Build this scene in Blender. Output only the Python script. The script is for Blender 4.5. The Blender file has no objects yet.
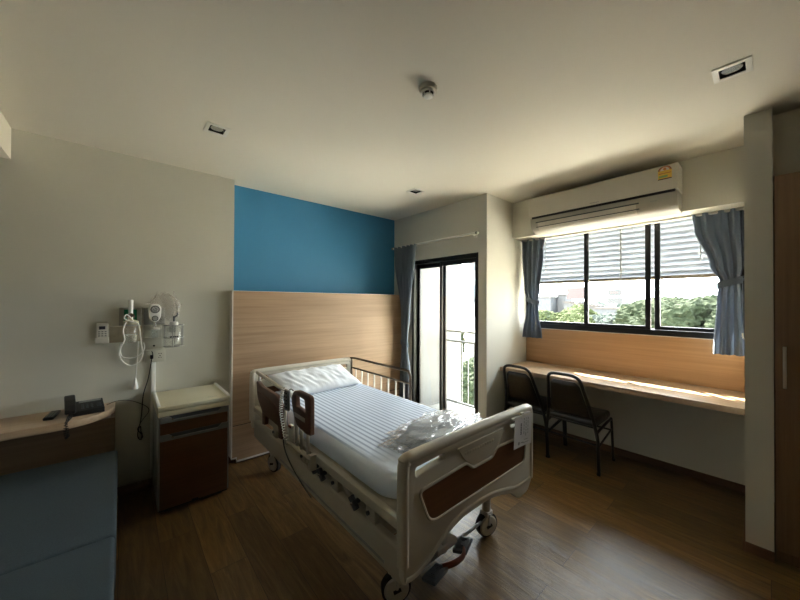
import bpy, bmesh, math, random
from mathutils import Vector, Matrix, noise, geometry
random.seed(7)
PI = math.pi
scn = bpy.context.scene
COL = scn.collection

# ------------------------------------------------------------------ materials
def new_mat(name):
    m = bpy.data.materials.new(name); m.use_nodes = True
    nt = m.node_tree; b = nt.nodes['Principled BSDF']
    return m, nt, b
def N(nt, t, **kw):
    n = nt.nodes.new(t)
    for k, v in kw.items(): setattr(n, k, v)
    return n
def ramp(nt, stops):
    r = N(nt, 'ShaderNodeValToRGB'); cr = r.color_ramp
    cr.elements[0].position, cr.elements[0].color = stops[0][0], (*stops[0][1], 1)
    cr.elements[1].position, cr.elements[1].color = stops[-1][0], (*stops[-1][1], 1)
    for p, c in stops[1:-1]:
        e = cr.elements.new(p); e.color = (*c, 1)
    return r
def plain(name, col, rough=.5, metal=0., var=.06, scale=6., bump=.0, bscale=60., coat=0., spec=.5):
    """solid colour with a faint procedural mottling and optional micro bump"""
    m, nt, b = new_mat(name)
    tc = N(nt, 'ShaderNodeTexCoord'); nz = N(nt, 'ShaderNodeTexNoise')
    nz.inputs['Scale'].default_value = scale; nz.inputs['Detail'].default_value = 4
    nt.links.new(tc.outputs['Object'], nz.inputs['Vector'])
    r = ramp(nt, [(.3, tuple(c*(1-var) for c in col)), (.7, tuple(min(1, c*(1+var)) for c in col))])
    nt.links.new(nz.outputs['Fac'], r.inputs['Fac']); nt.links.new(r.outputs['Color'], b.inputs['Base Color'])
    b.inputs['Roughness'].default_value = rough; b.inputs['Metallic'].default_value = metal
    b.inputs['Coat Weight'].default_value = coat; b.inputs['Specular IOR Level'].default_value = spec
    if bump > 0:
        n2 = N(nt, 'ShaderNodeTexNoise'); n2.inputs['Scale'].default_value = bscale; n2.inputs['Detail'].default_value = 3
        nt.links.new(tc.outputs['Object'], n2.inputs['Vector'])
        bp = N(nt, 'ShaderNodeBump'); bp.inputs['Strength'].default_value = bump; bp.inputs['Distance'].default_value = .004
        nt.links.new(n2.outputs['Fac'], bp.inputs['Height']); nt.links.new(bp.outputs['Normal'], b.inputs['Normal'])
    return m
def wood(name, c1, c2, axis='X', rough=.45, fine=55., coat=0.):
    m, nt, b = new_mat(name)
    tc = N(nt, 'ShaderNodeNewGeometry'); mp = N(nt, 'ShaderNodeMapping')
    s = {'X': (1.3, fine, fine), 'Y': (fine, 1.3, fine), 'Z': (fine, fine, 1.3)}[axis]
    mp.inputs['Scale'].default_value = s
    nt.links.new(tc.outputs['Position'], mp.inputs['Vector'])
    nz = N(nt, 'ShaderNodeTexNoise'); nz.inputs['Scale'].default_value = 1.; nz.inputs['Detail'].default_value = 6; nz.inputs['Roughness'].default_value = .65
    nt.links.new(mp.outputs['Vector'], nz.inputs['Vector'])
    mp2 = N(nt, 'ShaderNodeMapping'); mp2.inputs['Scale'].default_value = tuple(x*.12 if x > 2 else x*.5 for x in s)
    nt.links.new(tc.outputs['Position'], mp2.inputs['Vector'])
    nz2 = N(nt, 'ShaderNodeTexNoise'); nz2.inputs['Scale'].default_value = 1.; nz2.inputs['Detail'].default_value = 3
    nt.links.new(mp2.outputs['Vector'], nz2.inputs['Vector'])
    mx = N(nt, 'ShaderNodeMix'); mx.data_type = 'FLOAT'; mx.inputs[0].default_value = .35
    nt.links.new(nz.outputs['Fac'], mx.inputs[2]); nt.links.new(nz2.outputs['Fac'], mx.inputs[3])
    r = ramp(nt, [(.36, c2), (.5, tuple((a+b_)/2 for a, b_ in zip(c1, c2))), (.64, c1)])
    nt.links.new(mx.outputs[0], r.inputs['Fac']); nt.links.new(r.outputs['Color'], b.inputs['Base Color'])
    b.inputs['Roughness'].default_value = rough; b.inputs['Coat Weight'].default_value = coat
    return m
def floor_mat():
    m, nt, b = new_mat('floor_planks')
    g = N(nt, 'ShaderNodeNewGeometry'); sep = N(nt, 'ShaderNodeSeparateXYZ'); cmb = N(nt, 'ShaderNodeCombineXYZ')
    nt.links.new(g.outputs['Position'], sep.inputs[0])
    nt.links.new(sep.outputs['Y'], cmb.inputs['X']); nt.links.new(sep.outputs['X'], cmb.inputs['Y'])
    br = N(nt, 'ShaderNodeTexBrick'); br.offset = .37; br.squash = 1.
    br.inputs['Scale'].default_value = 1.; br.inputs['Brick Width'].default_value = 1.2; br.inputs['Row Height'].default_value = .185
    br.inputs['Mortar Size'].default_value = .0016; br.inputs['Mortar Smooth'].default_value = .2
    br.inputs['Color1'].default_value = (.0, .0, .0, 1); br.inputs['Color2'].default_value = (1, 1, 1, 1); br.inputs['Mortar'].default_value = (.5, .5, .5, 1)
    nt.links.new(cmb.outputs[0], br.inputs['Vector'])
    # grain, shifted per plank
    mp = N(nt, 'ShaderNodeMapping'); mp.inputs['Scale'].default_value = (1.5, 15, 1)
    add = N(nt, 'ShaderNodeVectorMath', operation='ADD'); sc = N(nt, 'ShaderNodeVectorMath', operation='SCALE'); sc.inputs['Scale'].default_value = 9.
    nt.links.new(br.outputs['Color'], sc.inputs[0]); nt.links.new(cmb.outputs[0], mp.inputs['Vector'])
    nt.links.new(mp.outputs[0], add.inputs[0]); nt.links.new(sc.outputs[0], add.inputs[1])
    nz = N(nt, 'ShaderNodeTexNoise'); nz.inputs['Scale'].default_value = 1.3; nz.inputs['Detail'].default_value = 7; nz.inputs['Roughness'].default_value = .7; nz.inputs['Distortion'].default_value = 1.6
    nt.links.new(add.outputs[0], nz.inputs['Vector'])
    r = ramp(nt, [(.28, (.07, .037, .012)), (.5, (.16, .092, .032)), (.74, (.275, .168, .064))])
    nt.links.new(nz.outputs['Fac'], r.inputs['Fac'])
    tone = N(nt, 'ShaderNodeMapRange'); tone.inputs['To Min'].default_value = .70; tone.inputs['To Max'].default_value = 1.3
    nt.links.new(br.outputs['Color'], tone.inputs['Value'])
    mul = N(nt, 'ShaderNodeVectorMath', operation='SCALE')
    nt.links.new(r.outputs['Color'], mul.inputs[0]); nt.links.new(tone.outputs[0], mul.inputs['Scale'])
    mx = N(nt, 'ShaderNodeMix'); mx.data_type = 'RGBA'; mx.inputs[7].default_value = (.03, .016, .008, 1)
    nt.links.new(br.outputs['Fac'], mx.inputs[0]); nt.links.new(mul.outputs[0], mx.inputs[6])
    nt.links.new(mx.outputs[2], b.inputs['Base Color'])
    rr = N(nt, 'ShaderNodeMapRange'); rr.inputs['To Min'].default_value = .24; rr.inputs['To Max'].default_value = .42
    nt.links.new(nz.outputs['Fac'], rr.inputs['Value']); nt.links.new(rr.outputs[0], b.inputs['Roughness'])
    bp = N(nt, 'ShaderNodeBump'); bp.inputs['Strength'].default_value = .6; bp.inputs['Distance'].default_value = .004
    nt.links.new(nz.outputs['Fac'], bp.inputs['Height']); nt.links.new(bp.outputs['Normal'], b.inputs['Normal'])
    return m
def fabric(name, col, rough=.9, weave=600., var=.08, bump=.15, sheen=.0):
    m, nt, b = new_mat(name)
    tc = N(nt, 'ShaderNodeTexCoord')
    nz = N(nt, 'ShaderNodeTexNoise'); nz.inputs['Scale'].default_value = weave; nz.inputs['Detail'].default_value = 2
    nt.links.new(tc.outputs['Object'], nz.inputs['Vector'])
    r = ramp(nt, [(.3, tuple(c*(1-var) for c in col)), (.7, tuple(min(1, c*(1+var)) for c in col))])
    nt.links.new(nz.outputs['Fac'], r.inputs['Fac']); nt.links.new(r.outputs['Color'], b.inputs['Base Color'])
    bp = N(nt, 'ShaderNodeBump'); bp.inputs['Strength'].default_value = bump; bp.inputs['Distance'].default_value = .002
    nt.links.new(nz.outputs['Fac'], bp.inputs['Height']); nt.links.new(bp.outputs['Normal'], b.inputs['Normal'])
    b.inputs['Roughness'].default_value = rough; b.inputs['Sheen Weight'].default_value = sheen
    return m
def striped_sheet():
    """white satin-stripe cotton: stripes run along the bed"""
    m, nt, b = new_mat('striped_sheet')
    g = N(nt, 'ShaderNodeTexCoord'); sep = N(nt, 'ShaderNodeSeparateXYZ'); nt.links.new(g.outputs['Object'], sep.inputs[0])
    mul = N(nt, 'ShaderNodeMath', operation='MULTIPLY'); mul.inputs[1].default_value = 2*PI/.036
    nt.links.new(sep.outputs['X'], mul.inputs[0])
    sn = N(nt, 'ShaderNodeMath', operation='SINE'); nt.links.new(mul.outputs[0], sn.inputs[0])
    r = ramp(nt, [(.16, (.34, .41, .53)), (.55, (.70, .77, .88))])
    gm = N(nt, 'ShaderNodeNewGeometry'); sn_ = N(nt, 'ShaderNodeSeparateXYZ'); nt.links.new(gm.outputs['Normal'], sn_.inputs[0])
    m1 = N(nt, 'ShaderNodeMapRange'); m1.inputs['From Min'].default_value = .80; m1.inputs['From Max'].default_value = .95; nt.links.new(sn_.outputs['Z'], m1.inputs['Value'])
    m2 = N(nt, 'ShaderNodeMapRange'); m2.inputs['From Min'].default_value = -.80; m2.inputs['From Max'].default_value = -.50; nt.links.new(sep.outputs['Y'], m2.inputs['Value'])
    mm_ = N(nt, 'ShaderNodeMath', operation='MULTIPLY'); nt.links.new(m1.outputs[0], mm_.inputs[0]); nt.links.new(m2.outputs[0], mm_.inputs[1])
    mr0 = N(nt, 'ShaderNodeMapRange'); mr0.inputs['From Min'].default_value = -1; nt.links.new(sn.outputs[0], mr0.inputs['Value'])
    mr = N(nt, 'ShaderNodeMix'); mr.data_type = 'FLOAT'; mr.inputs[2].default_value = .62
    nt.links.new(mm_.outputs[0], mr.inputs[0]); nt.links.new(mr0.outputs[0], mr.inputs[3])
    nt.links.new(mr.outputs[0], r.inputs['Fac']); nt.links.new(r.outputs['Color'], b.inputs['Base Color'])
    nz = N(nt, 'ShaderNodeTexNoise'); nz.inputs['Scale'].default_value = 5.; nz.inputs['Detail'].default_value = 3
    nt.links.new(g.outputs['Object'], nz.inputs['Vector'])
    bp = N(nt, 'ShaderNodeBump'); bp.inputs['Strength'].default_value = .4; bp.inputs['Distance'].default_value = .02
    nt.links.new(nz.outputs['Fac'], bp.inputs['Height']); nt.links.new(bp.outputs['Normal'], b.inputs['Normal'])
    rr = N(nt, 'ShaderNodeMapRange'); rr.inputs['From Min'].default_value = -1; rr.inputs['To Min'].default_value = .75; rr.inputs['To Max'].default_value = .5
    nt.links.new(sn.outputs[0], rr.inputs['Value']); nt.links.new(rr.outputs[0], b.inputs['Roughness'])
    return m
def glassy(name, tint=(1, 1, 1), rough=.02, ior=1.45, milk=0., milk_col=(.9, .9, .9), gl=1.):
    """thin clear sheet: transparent + fresnel reflection, optional milky diffuse"""
    m, nt, b = new_mat(name); nt.nodes.remove(b); out = nt.nodes['Material Output']
    tr = N(nt, 'ShaderNodeBsdfTransparent'); tr.inputs[0].default_value = (*tint, 1)
    gs = N(nt, 'ShaderNodeBsdfGlossy'); gs.inputs['Roughness'].default_value = rough; gs.inputs[0].default_value = (gl, gl, gl, 1)
    lw = N(nt, 'ShaderNodeLayerWeight'); lw.inputs[0].default_value = .5; pw = N(nt, 'ShaderNodeMath', operation='POWER'); pw.inputs[1].default_value = 5.
    nt.links.new(lw.outputs['Facing'], pw.inputs[0]); fr = N(nt, 'ShaderNodeMath', operation='MULTIPLY_ADD'); f0 = ((ior-1)/(ior+1))**2
    nt.links.new(pw.outputs[0], fr.inputs[0]); fr.inputs[1].default_value = 1-f0; fr.inputs[2].default_value = f0
    mx = N(nt, 'ShaderNodeMixShader'); nt.links.new(fr.outputs[0], mx.inputs[0])
    nt.links.new(tr.outputs[0], mx.inputs[1]); nt.links.new(gs.outputs[0], mx.inputs[2])
    last = mx
    if milk > 0:
        df = N(nt, 'ShaderNodeBsdfDiffuse'); df.inputs[0].default_value = (*milk_col, 1)
        m2 = N(nt, 'ShaderNodeMixShader'); m2.inputs[0].default_value = milk
        nt.links.new(mx.outputs[0], m2.inputs[1]); nt.links.new(df.outputs[0], m2.inputs[2]); last = m2
    nt.links.new(last.outputs[0], out.inputs[0])
    return m
def translucent(name, col, tcol, fac=.4):
    m, nt, b = new_mat(name); out = nt.nodes['Material Output']
    b.inputs['Base Color'].default_value = (*col, 1); b.inputs['Roughness'].default_value = .6
    t = N(nt, 'ShaderNodeBsdfTranslucent'); t.inputs[0].default_value = (*tcol, 1)
    mx = N(nt, 'ShaderNodeMixShader'); mx.inputs[0].default_value = fac
    nt.links.new(b.outputs[0], mx.inputs[1]); nt.links.new(t.outputs[0], mx.inputs[2]); nt.links.new(mx.outputs[0], out.inputs[0])
    return m
def leafy(name, c1, c2, c3):
    m, nt, b = new_mat(name)
    tc = N(nt, 'ShaderNodeTexCoord')
    nz = N(nt, 'ShaderNodeTexNoise'); nz.inputs['Scale'].default_value = 3.5; nz.inputs['Detail'].default_value = 6; nz.inputs['Roughness'].default_value = .75
    nt.links.new(tc.outputs['Object'], nz.inputs['Vector'])
    r = ramp(nt, [(.34, c1), (.5, c2), (.68, c3)])
    nt.links.new(nz.outputs['Fac'], r.inputs['Fac']); nt.links.new(r.outputs['Color'], b.inputs['Base Color'])
    b.inputs['Roughness'].default_value = .8; b.inputs['Specular IOR Level'].default_value = .05
    bp = N(nt, 'ShaderNodeBump'); bp.inputs['Strength'].default_value = 1.; bp.inputs['Distance'].default_value = .3
    nt.links.new(nz.outputs['Fac'], bp.inputs['Height']); nt.links.new(bp.outputs['Normal'], b.inputs['Normal'])
    return m

M = {}
M['wall'] = plain('painted_wall', (.60, .585, .505), .75, var=.03, scale=1.2, bump=.12, bscale=90)
M['ceiling'] = plain('ceiling_paint', (.74, .70, .60), .8, var=.015, scale=.8)
M['blue'] = plain('blue_paint', (.05, .25, .47), .6, var=.03, scale=1.5, bump=.08, bscale=90)
M['floor'] = floor_mat()
M['oak'] = wood('light_oak_veneer', (.44, .295, .18), (.31, .20, .115), 'X')
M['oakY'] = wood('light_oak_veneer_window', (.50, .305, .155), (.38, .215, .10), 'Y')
M['desk'] = wood('desk_veneer', (.56, .40, .255), (.44, .30, .18), 'Y', .4)
M['shelf'] = wood('shelf_veneer', (.55, .40, .27), (.42, .29, .18), 'X', .4)
M['panel_dark'] = wood('shelf_front_veneer', (.17, .11, .06), (.12, .075, .04), 'X', .5)
M['wardrobe'] = wood('wardrobe_veneer', (.20, .115, .055), (.14, .075, .034), 'Z', .5)
M['base'] = wood('skirting_brown', (.13, .07, .035), (.09, .045, .022), 'Y', .5)
M['edge_white'] = plain('white_edge_band', (.72, .68, .62), .4)
M['black_alu'] = plain('black_aluminium', (.012, .012, .013), .35, metal=.3)
M['black'] = plain('black_plastic', (.008, .008, .008), .45, spec=.35)
M['black_metal'] = plain('black_painted_steel', (.008, .008, .008), .3, coat=.3)
M['vinyl'] = plain('black_vinyl', (.007, .007, .007), .28, bump=.9, bscale=28, coat=.25)
M['chrome'] = plain('chrome', (.75, .74, .72), .18, metal=1.)
M['bronze'] = plain('bronze_tube', (.10, .075, .05), .3, metal=.7)
M['silver'] = plain('silver_tube', (.62, .58, .50), .3, metal=.6)
M['cream'] = plain('cream_abs', (.60, .56, .46), .38, var=.03)
M['cream_metal'] = plain('cream_steel', (.50, .46, .37), .42, var=.03)
M['cream_lid'] = plain('cream_lid', (.66, .61, .44), .4, var=.03)
M['brown_lam'] = wood('brown_laminate', (.15, .060, .018), (.105, .040, .011), 'X', .42)
M['brown_plastic'] = wood('brown_rail_plastic', (.12, .050, .028), (.09, .036, .02), 'Y', .4)
M['grey_plastic'] = plain('grey_plastic', (.20, .20, .19), .45)
M['dark_grey'] = plain('dark_grey_plastic', (.06, .065, .07), .5)
M['mid_grey'] = plain('mid_grey', (.30, .30, .28), .5)
M['white'] = plain('white_plastic', (.74, .72, .66), .4, var=.02)
M['white2'] = plain('bright_white_plastic', (.86, .85, .80), .35, var=.02)
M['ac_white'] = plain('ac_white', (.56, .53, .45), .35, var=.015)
M['ac_body_shaded'] = plain('ac_body_shaded', (.38, .355, .30), .5, var=.015)  # cover white darkened in the colour to offset bright bounce underneath
M['sofa'] = fabric('blue_grey_upholstery', (.052, .075, .092), .85, 260., .15, .2)
M['curtain'] = fabric('blue_grey_curtain', (.165, .195, .24), .85, 350., .06, .1, .2)
_nt = M['curtain'].node_tree; _t = N(_nt, 'ShaderNodeBsdfTranslucent'); _t.inputs[0].default_value = (.30, .345, .41, 1); _mx = N(_nt, 'ShaderNodeMixShader'); _mx.inputs[0].default_value = .3
_nt.links.new(_nt.nodes['Principled BSDF'].outputs[0], _mx.inputs[1]); _nt.links.new(_t.outputs[0], _mx.inputs[2]); _nt.links.new(_mx.outputs[0], _nt.nodes['Material Output'].inputs[0])
M['sheet'] = striped_sheet()
M['pillow'] = fabric('white_pillow_cotton', (.82, .85, .89), .8, 300., .02, .1)
M['cover'] = fabric('grey_blue_blanket', (.24, .26, .28), .85, 90., .12, .3)
M['glass'] = glassy('window_glass', (.95, .97, .96), .01)
M['jar_glass'] = glassy('jar_glass', (.97, .98, .97), .03, 1.6, .05)
M['film'] = glassy('clear_film', (.92, .92, .92), .08, 1.7, .08, (.9, .9, .9))
M['film_bag'] = glassy('clear_bag_film', (.96, .95, .94), .12, 1.5, .07, (.85, .82, .78))
M['slat'] = translucent('white_slat', (.35, .37, .40), (.34, .36, .385), .5)
M['beige_rail'] = plain('beige_bottom_rail', (.20, .15, .10), .5)
M['ext_wall'] = plain('white_render', (.095, .096, .093), .85, var=.05, scale=2)
M['rail_paint'] = plain('railing_paint', (.20, .20, .195), .5)
M['tile'] = plain('balcony_tile', (.17, .17, .162), .5, var=.06)
M['red'] = plain('billboard_red', (.012, .0024, .0032), .6)
M['bill_blue'] = plain('billboard_blue', (.0032, .0042, .0055), .6)
M['bill_white'] = plain('billboard_white', (.017, .008, .008), .6)
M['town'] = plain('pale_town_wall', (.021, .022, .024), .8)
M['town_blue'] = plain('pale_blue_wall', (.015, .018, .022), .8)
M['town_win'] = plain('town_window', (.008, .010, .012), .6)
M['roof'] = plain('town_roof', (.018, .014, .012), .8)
M['green'] = plain('green_label', (.0, .17, .07), .5)
M['yellow'] = plain('sticker_yellow', (.78, .50, .06), .5)
M['orange'] = plain('sticker_orange', (.55, .20, .05), .5)
M['pale_green'] = plain('sticker_green', (.25, .42, .12), .5)
M['beige_plate'] = plain('beige_plate', (.46, .39, .28), .5, var=.1, scale=30)
M['steel_plate'] = plain('brushed_plate', (.40, .40, .36), .4, metal=.3)
M['plate'] = plain('cream_plate', (.55, .53, .44), .45)
M['paper'] = plain('paper', (.72, .70, .70), .7)
M['ink'] = plain('ink', (.04, .04, .05), .6)
M['pedal_red'] = plain('pedal_red', (.22, .055, .03), .45)
M['tyre'] = plain('tyre_rubber', (.015, .015, .015), .6)
M['hub'] = plain('hub_white', (.60, .58, .54), .4)
M['ground'] = plain('pale_bounce_ground', (.62, .56, .47), .9, var=.1, scale=.05)  # colour chosen pale and warm to bounce sunlight up to the ceiling
M['leaf1'] = leafy('leaf_dark', (.005, .008, .0035), (.016, .022, .011), (.038, .046, .026))
M['leaf2'] = leafy('leaf_yellow', (.010, .014, .005), (.026, .033, .012), (.048, .056, .022))
M['leaf3'] = leafy('leaf_hazed', (.016, .020, .018), (.026, .032, .028), (.042, .05, .042))  # distance haze put into the leaf colour: paler, bluer, flatter
M['bark'] = plain('bark', (.09, .06, .04), .9)
M['lens'] = plain('lamp_reflector', (.8, .8, .78), .15, metal=.9)

# ------------------------------------------------------------------ geometry
class G:
    def __init__(s): s.v = []; s.f = []
    def add(s, verts, faces, mtx=None):
        o = len(s.v)
        s.v += [(mtx @ Vector(p)) if mtx else Vector(p) for p in verts]
        s.f += [tuple(i+o for i in fc) for fc in faces]; return s
    def bm_add(s, bm, mtx=None):
        bm.verts.ensure_lookup_table(); bm.verts.index_update()
        s.add([v.co.copy() for v in bm.verts], [[v.index for v in f.verts] for f in bm.faces], mtx); bm.free(); return s
    def box(s, x0, x1, y0, y1, z0, z1, bev=0., seg=2, mtx=None):
        bm = bmesh.new()
        m = Matrix.Translation(((x0+x1)/2, (y0+y1)/2, (z0+z1)/2)) @ Matrix.Diagonal((x1-x0, y1-y0, z1-z0, 1))
        bmesh.ops.create_cube(bm, size=1., matrix=m)
        if bev > 0: bmesh.ops.bevel(bm, geom=bm.edges[:], offset=bev, segments=seg, affect='EDGES', profile=.5)
        return s.bm_add(bm, mtx)
    def cyl(s, p0, p1, r0, r1=None, seg=20, bev=0.):
        r1 = r0 if r1 is None else r1
        p0 = Vector(p0); p1 = Vector(p1); d = p1-p0
        bm = bmesh.new(); bmesh.ops.create_cone(bm, cap_ends=True, segments=seg, radius1=r0, radius2=r1, depth=d.length)
        if bev > 0:
            es = [e for e in bm.edges if any(len(f.verts) > 4 for f in e.link_faces)]
            bmesh.ops.bevel(bm, geom=es, offset=bev, segments=2, affect='EDGES')
        q = Vector((0, 0, 1)).rotation_difference(d.normalized()).to_matrix().to_4x4()
        return s.bm_add(bm, Matrix.Translation((p0+p1)/2) @ q)
    def ball(s, c, r, sc=(1, 1, 1), sub=2):
        bm = bmesh.new(); bmesh.ops.create_icosphere(bm, subdivisions=sub, radius=r)
        return s.bm_add(bm, Matrix.Translation(c) @ Matrix.Diagonal((*sc, 1)))
    def lathe(s, prof, seg=24, mtx=None):
        """prof: (radius, height) list around Z"""
        vs = []; fs = []; n = len(prof)
        for k in range(seg):
            a = 2*PI*k/seg
            for r, z in prof: vs.append((r*math.cos(a), r*math.sin(a), z))
        for k in range(seg):
            k2 = (k+1) % seg
            for i in range(n-1): fs.append((k*n+i, k2*n+i, k2*n+i+1, k*n+i+1))
        fs.append(tuple(k*n for k in range(seg))[::-1]); fs.append(tuple(k*n+n-1 for k in range(seg)))
        return s.add(vs, fs, mtx)
    def tube(s, pts, r, seg=8, smooth=0, closed=False, flat=1.):
        P = [Vector(p) for p in pts]
        for _ in range(1 if smooth else 0):
            Q = []; n = len(P)
            for i in range(n-1 if not closed else n):
                a, b = P[i], P[(i+1) % n]; p = P[i-1] if (i > 0 or closed) else a; c = P[(i+2) % n] if (i+2 < n or closed) else b
                for k in range(smooth):
                    t = k/smooth
                    Q.append(.5*((2*a)+(-p+b)*t+(2*p-5*a+4*b-c)*t*t+(-p+3*a-3*b+c)*t**3))
            if not closed: Q.append(P[-1])
            P = Q
        n = len(P); vs = []; fs = []
        t0 = (P[1]-P[0]).normalized(); up = Vector((0, 0, 1)) if abs(t0.z) < .9 else Vector((1, 0, 0))
        nrm = (up - t0*up.dot(t0)).normalized()
        for i in range(n):
            if closed: t = (P[(i+1) % n]-P[i-1]).normalized()
            elif i == 0: t = (P[1]-P[0]).normalized()
            elif i == n-1: t = (P[-1]-P[-2]).normalized()
            else: t = ((P[i+1]-P[i]).normalized()+(P[i]-P[i-1]).normalized()).normalized()
            nrm = (nrm - t*nrm.dot(t)).normalized(); bi = t.cross(nrm)
            rr = r[i] if isinstance(r, (list, tuple)) else r
            for k in range(seg):
                a = 2*PI*k/seg; vs.append(P[i]+(nrm*math.cos(a)+bi*math.sin(a)*flat)*rr)
        for i in range(n if closed else n-1):
            j = (i+1) % n
            for k in range(seg):
                k2 = (k+1) % seg; fs.append((i*seg+k, i*seg+k2, j*seg+k2, j*seg+k))
        if not closed:
            fs.append(tuple(range(seg))[::-1]); fs.append(tuple((n-1)*seg+k for k in range(seg)))
        return s.add(vs, fs)
    def prism(s, loops, t0, t1, plane='XZ', bev=0.):
        """polygon (first loop) with holes (others), extruded from t0 to t1 across the plane"""
        cu = bpy.data.curves.new('tmp', 'CURVE'); cu.dimensions = '2D'; cu.fill_mode = 'BOTH'
        for lp in loops:
            sp = cu.splines.new('POLY'); sp.points.add(len(lp)-1); sp.use_cyclic_u = True
            for p, q in zip(sp.points, lp): p.co = (q[0], q[1], 0, 1)
        th = abs(t1-t0)/2; cu.extrude = th-bev; cu.bevel_depth = bev; cu.bevel_resolution = 2; cu.offset = -bev
        ob = bpy.data.objects.new('tmp', cu); COL.objects.link(ob)
        dg = bpy.context.evaluated_depsgraph_get(); dg.update()
        me = bpy.data.meshes.new_from_object(ob.evaluated_get(dg), depsgraph=dg)
        bpy.data.objects.remove(ob); bpy.data.curves.remove(cu)
        bm = bmesh.new(); bm.from_mesh(me); bpy.data.meshes.remove(me)
        bmesh.ops.remove_doubles(bm, verts=bm.verts[:], dist=1e-5)
        c = (t0+t1)/2
        for v in bm.verts:
            a, b, w = v.co
            v.co = (a, c+w, b) if plane == 'XZ' else ((c+w, a, b) if plane == 'YZ' else (a, b, c+w))
        bmesh.ops.recalc_face_normals(bm, faces=bm.faces[:])
        return s.bm_add(bm)
    def grid(s, fn, nu, nv):
        vs = [fn(i/nu, j/nv) for i in range(nu+1) for j in range(nv+1)]
        fs = [(i*(nv+1)+j, (i+1)*(nv+1)+j, (i+1)*(nv+1)+j+1, i*(nv+1)+j+1) for i in range(nu) for j in range(nv)]
        return s.add(vs, fs)
    def solid(s, fn, nu, nv, th):
        """a sheet fn(u, v) given real thickness th"""
        bm = bmesh.new(); g = G().grid(fn, nu, nv)
        vv = [bm.verts.new(p) for p in g.v]
        for f in g.f: bm.faces.new([vv[i] for i in f])
        bm.normal_update(); bmesh.ops.solidify(bm, geom=bm.faces[:], thickness=th)
        return s.bm_add(bm)

def fillet(pts, rad, seg=5):
    """round the corners of a polygon; rad is a number or one per vertex"""
    out = []; n = len(pts)
    for i in range(n):
        p = Vector(pts[i]); a = Vector(pts[i-1]); b = Vector(pts[(i+1) % n]); r = rad[i] if isinstance(rad, (list, tuple)) else rad
        da = (a-p); db = (b-p); la, lb = da.length, db.length; r = min(r, la*.48, lb*.48)
        if r <= 1e-5: out.append(tuple(p)); continue
        q0 = p+da/la*r; q1 = p+db/lb*r
        for k in range(seg+1):
            t = k/seg; out.append(tuple((1-t)**2*q0+2*t*(1-t)*p+t*t*q1))
    return out

ORI = {}
def link(name, g, mat, origin, parent, smooth, angle):
    me = bpy.data.meshes.new(name)
    o3 = Vector(origin)
    me.from_pydata([tuple(v-o3) for v in g.v], [], g.f); me.update()
    bm = bmesh.new(); bm.from_mesh(me)
    bmesh.ops.recalc_face_normals(bm, faces=bm.faces[:])
    bm.to_mesh(me); bm.free()
    if smooth:
        me.polygons.foreach_set('use_smooth', [True]*len(me.polygons)); me.set_sharp_from_angle(angle=math.radians(angle))
    me.materials.append(mat)
    ob = bpy.data.objects.new(name, me); COL.objects.link(ob)
    return ob
def part(name, g, mat, parent, label=None, smooth=True, angle=38, kind=None):
    base = ORI[parent.name]
    ob = link(name, g, M[mat] if isinstance(mat, str) else mat, base, parent, smooth, angle)
    ob.parent = parent; ORI[ob.name] = base
    if label: ob['label'] = label
    if kind: ob['kind'] = kind
    return ob
def thing(name, label, cat, loc, group=None):
    o = bpy.data.objects.new(name, None); o.empty_display_size = .1; COL.objects.link(o); o.location = loc; ORI[o.name] = Vector(loc)
    o['label'] = label; o['category'] = cat
    if group: o['group'] = group
    return o
def solo(name, g, mat, label, cat, group=None, smooth=True, kind=None, angle=38):
    xs = [v.x for v in g.v]; ys = [v.y for v in g.v]; zs = [v.z for v in g.v]
    c = Vector(((min(xs)+max(xs))/2, (min(ys)+max(ys))/2, min(zs)))
    ob = link(name, g, M[mat] if isinstance(mat, str) else mat, c, None, smooth, angle); ob.location = c; ORI[ob.name] = c
    if label: ob['label'] = label
    if cat: ob['category'] = cat
    if group: ob['group'] = group
    if kind: ob['kind'] = kind
    return ob
def struct(name, g, mat, smooth=False):
    ob = link(name, g, M[mat] if isinstance(mat, str) else mat, (0, 0, 0), None, smooth, 38); ORI[ob.name] = Vector((0, 0, 0))
    ob['kind'] = 'structure'; return ob
def structgroup(name, loc=(0, 0, 0)):
    o = bpy.data.objects.new(name, None); COL.objects.link(o); o.location = loc; ORI[o.name] = Vector(loc); o['kind'] = 'structure'; return o
def dup(root, delta=(0, 0, 0), rotz=0, label=None):
    r = root.copy(); COL.objects.link(r); r.location = Vector(root.location)+Vector(delta); r.rotation_euler.z = root.rotation_euler.z+rotz
    if label: r['label'] = label
    for ch in list(root.children):
        c = ch.copy(); COL.objects.link(c); c.parent = r
        for g_ in list(ch.children):
            d = g_.copy(); COL.objects.link(d); d.parent = c
    return r

# ------------------------------------------------------------------ room shell
H = 2.5637; YA = 3.205; YN = 3.345; XD = 2.80; XS = 3.298; XW = 3.62; YD = 1.8835; YP = .0988; ZS = 2.168
XL = -2.2; YB = -1.7
struct('floor', G().prism([[(XL-.1, YB-.1), (XW+.18, YB-.1), (XW+.18, YD+.15), (XD+.15, YD+.15), (XD+.15, YN+.1), (XL-.1, YN+.1)]], -.12, 0, 'XY'), 'floor')
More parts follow.
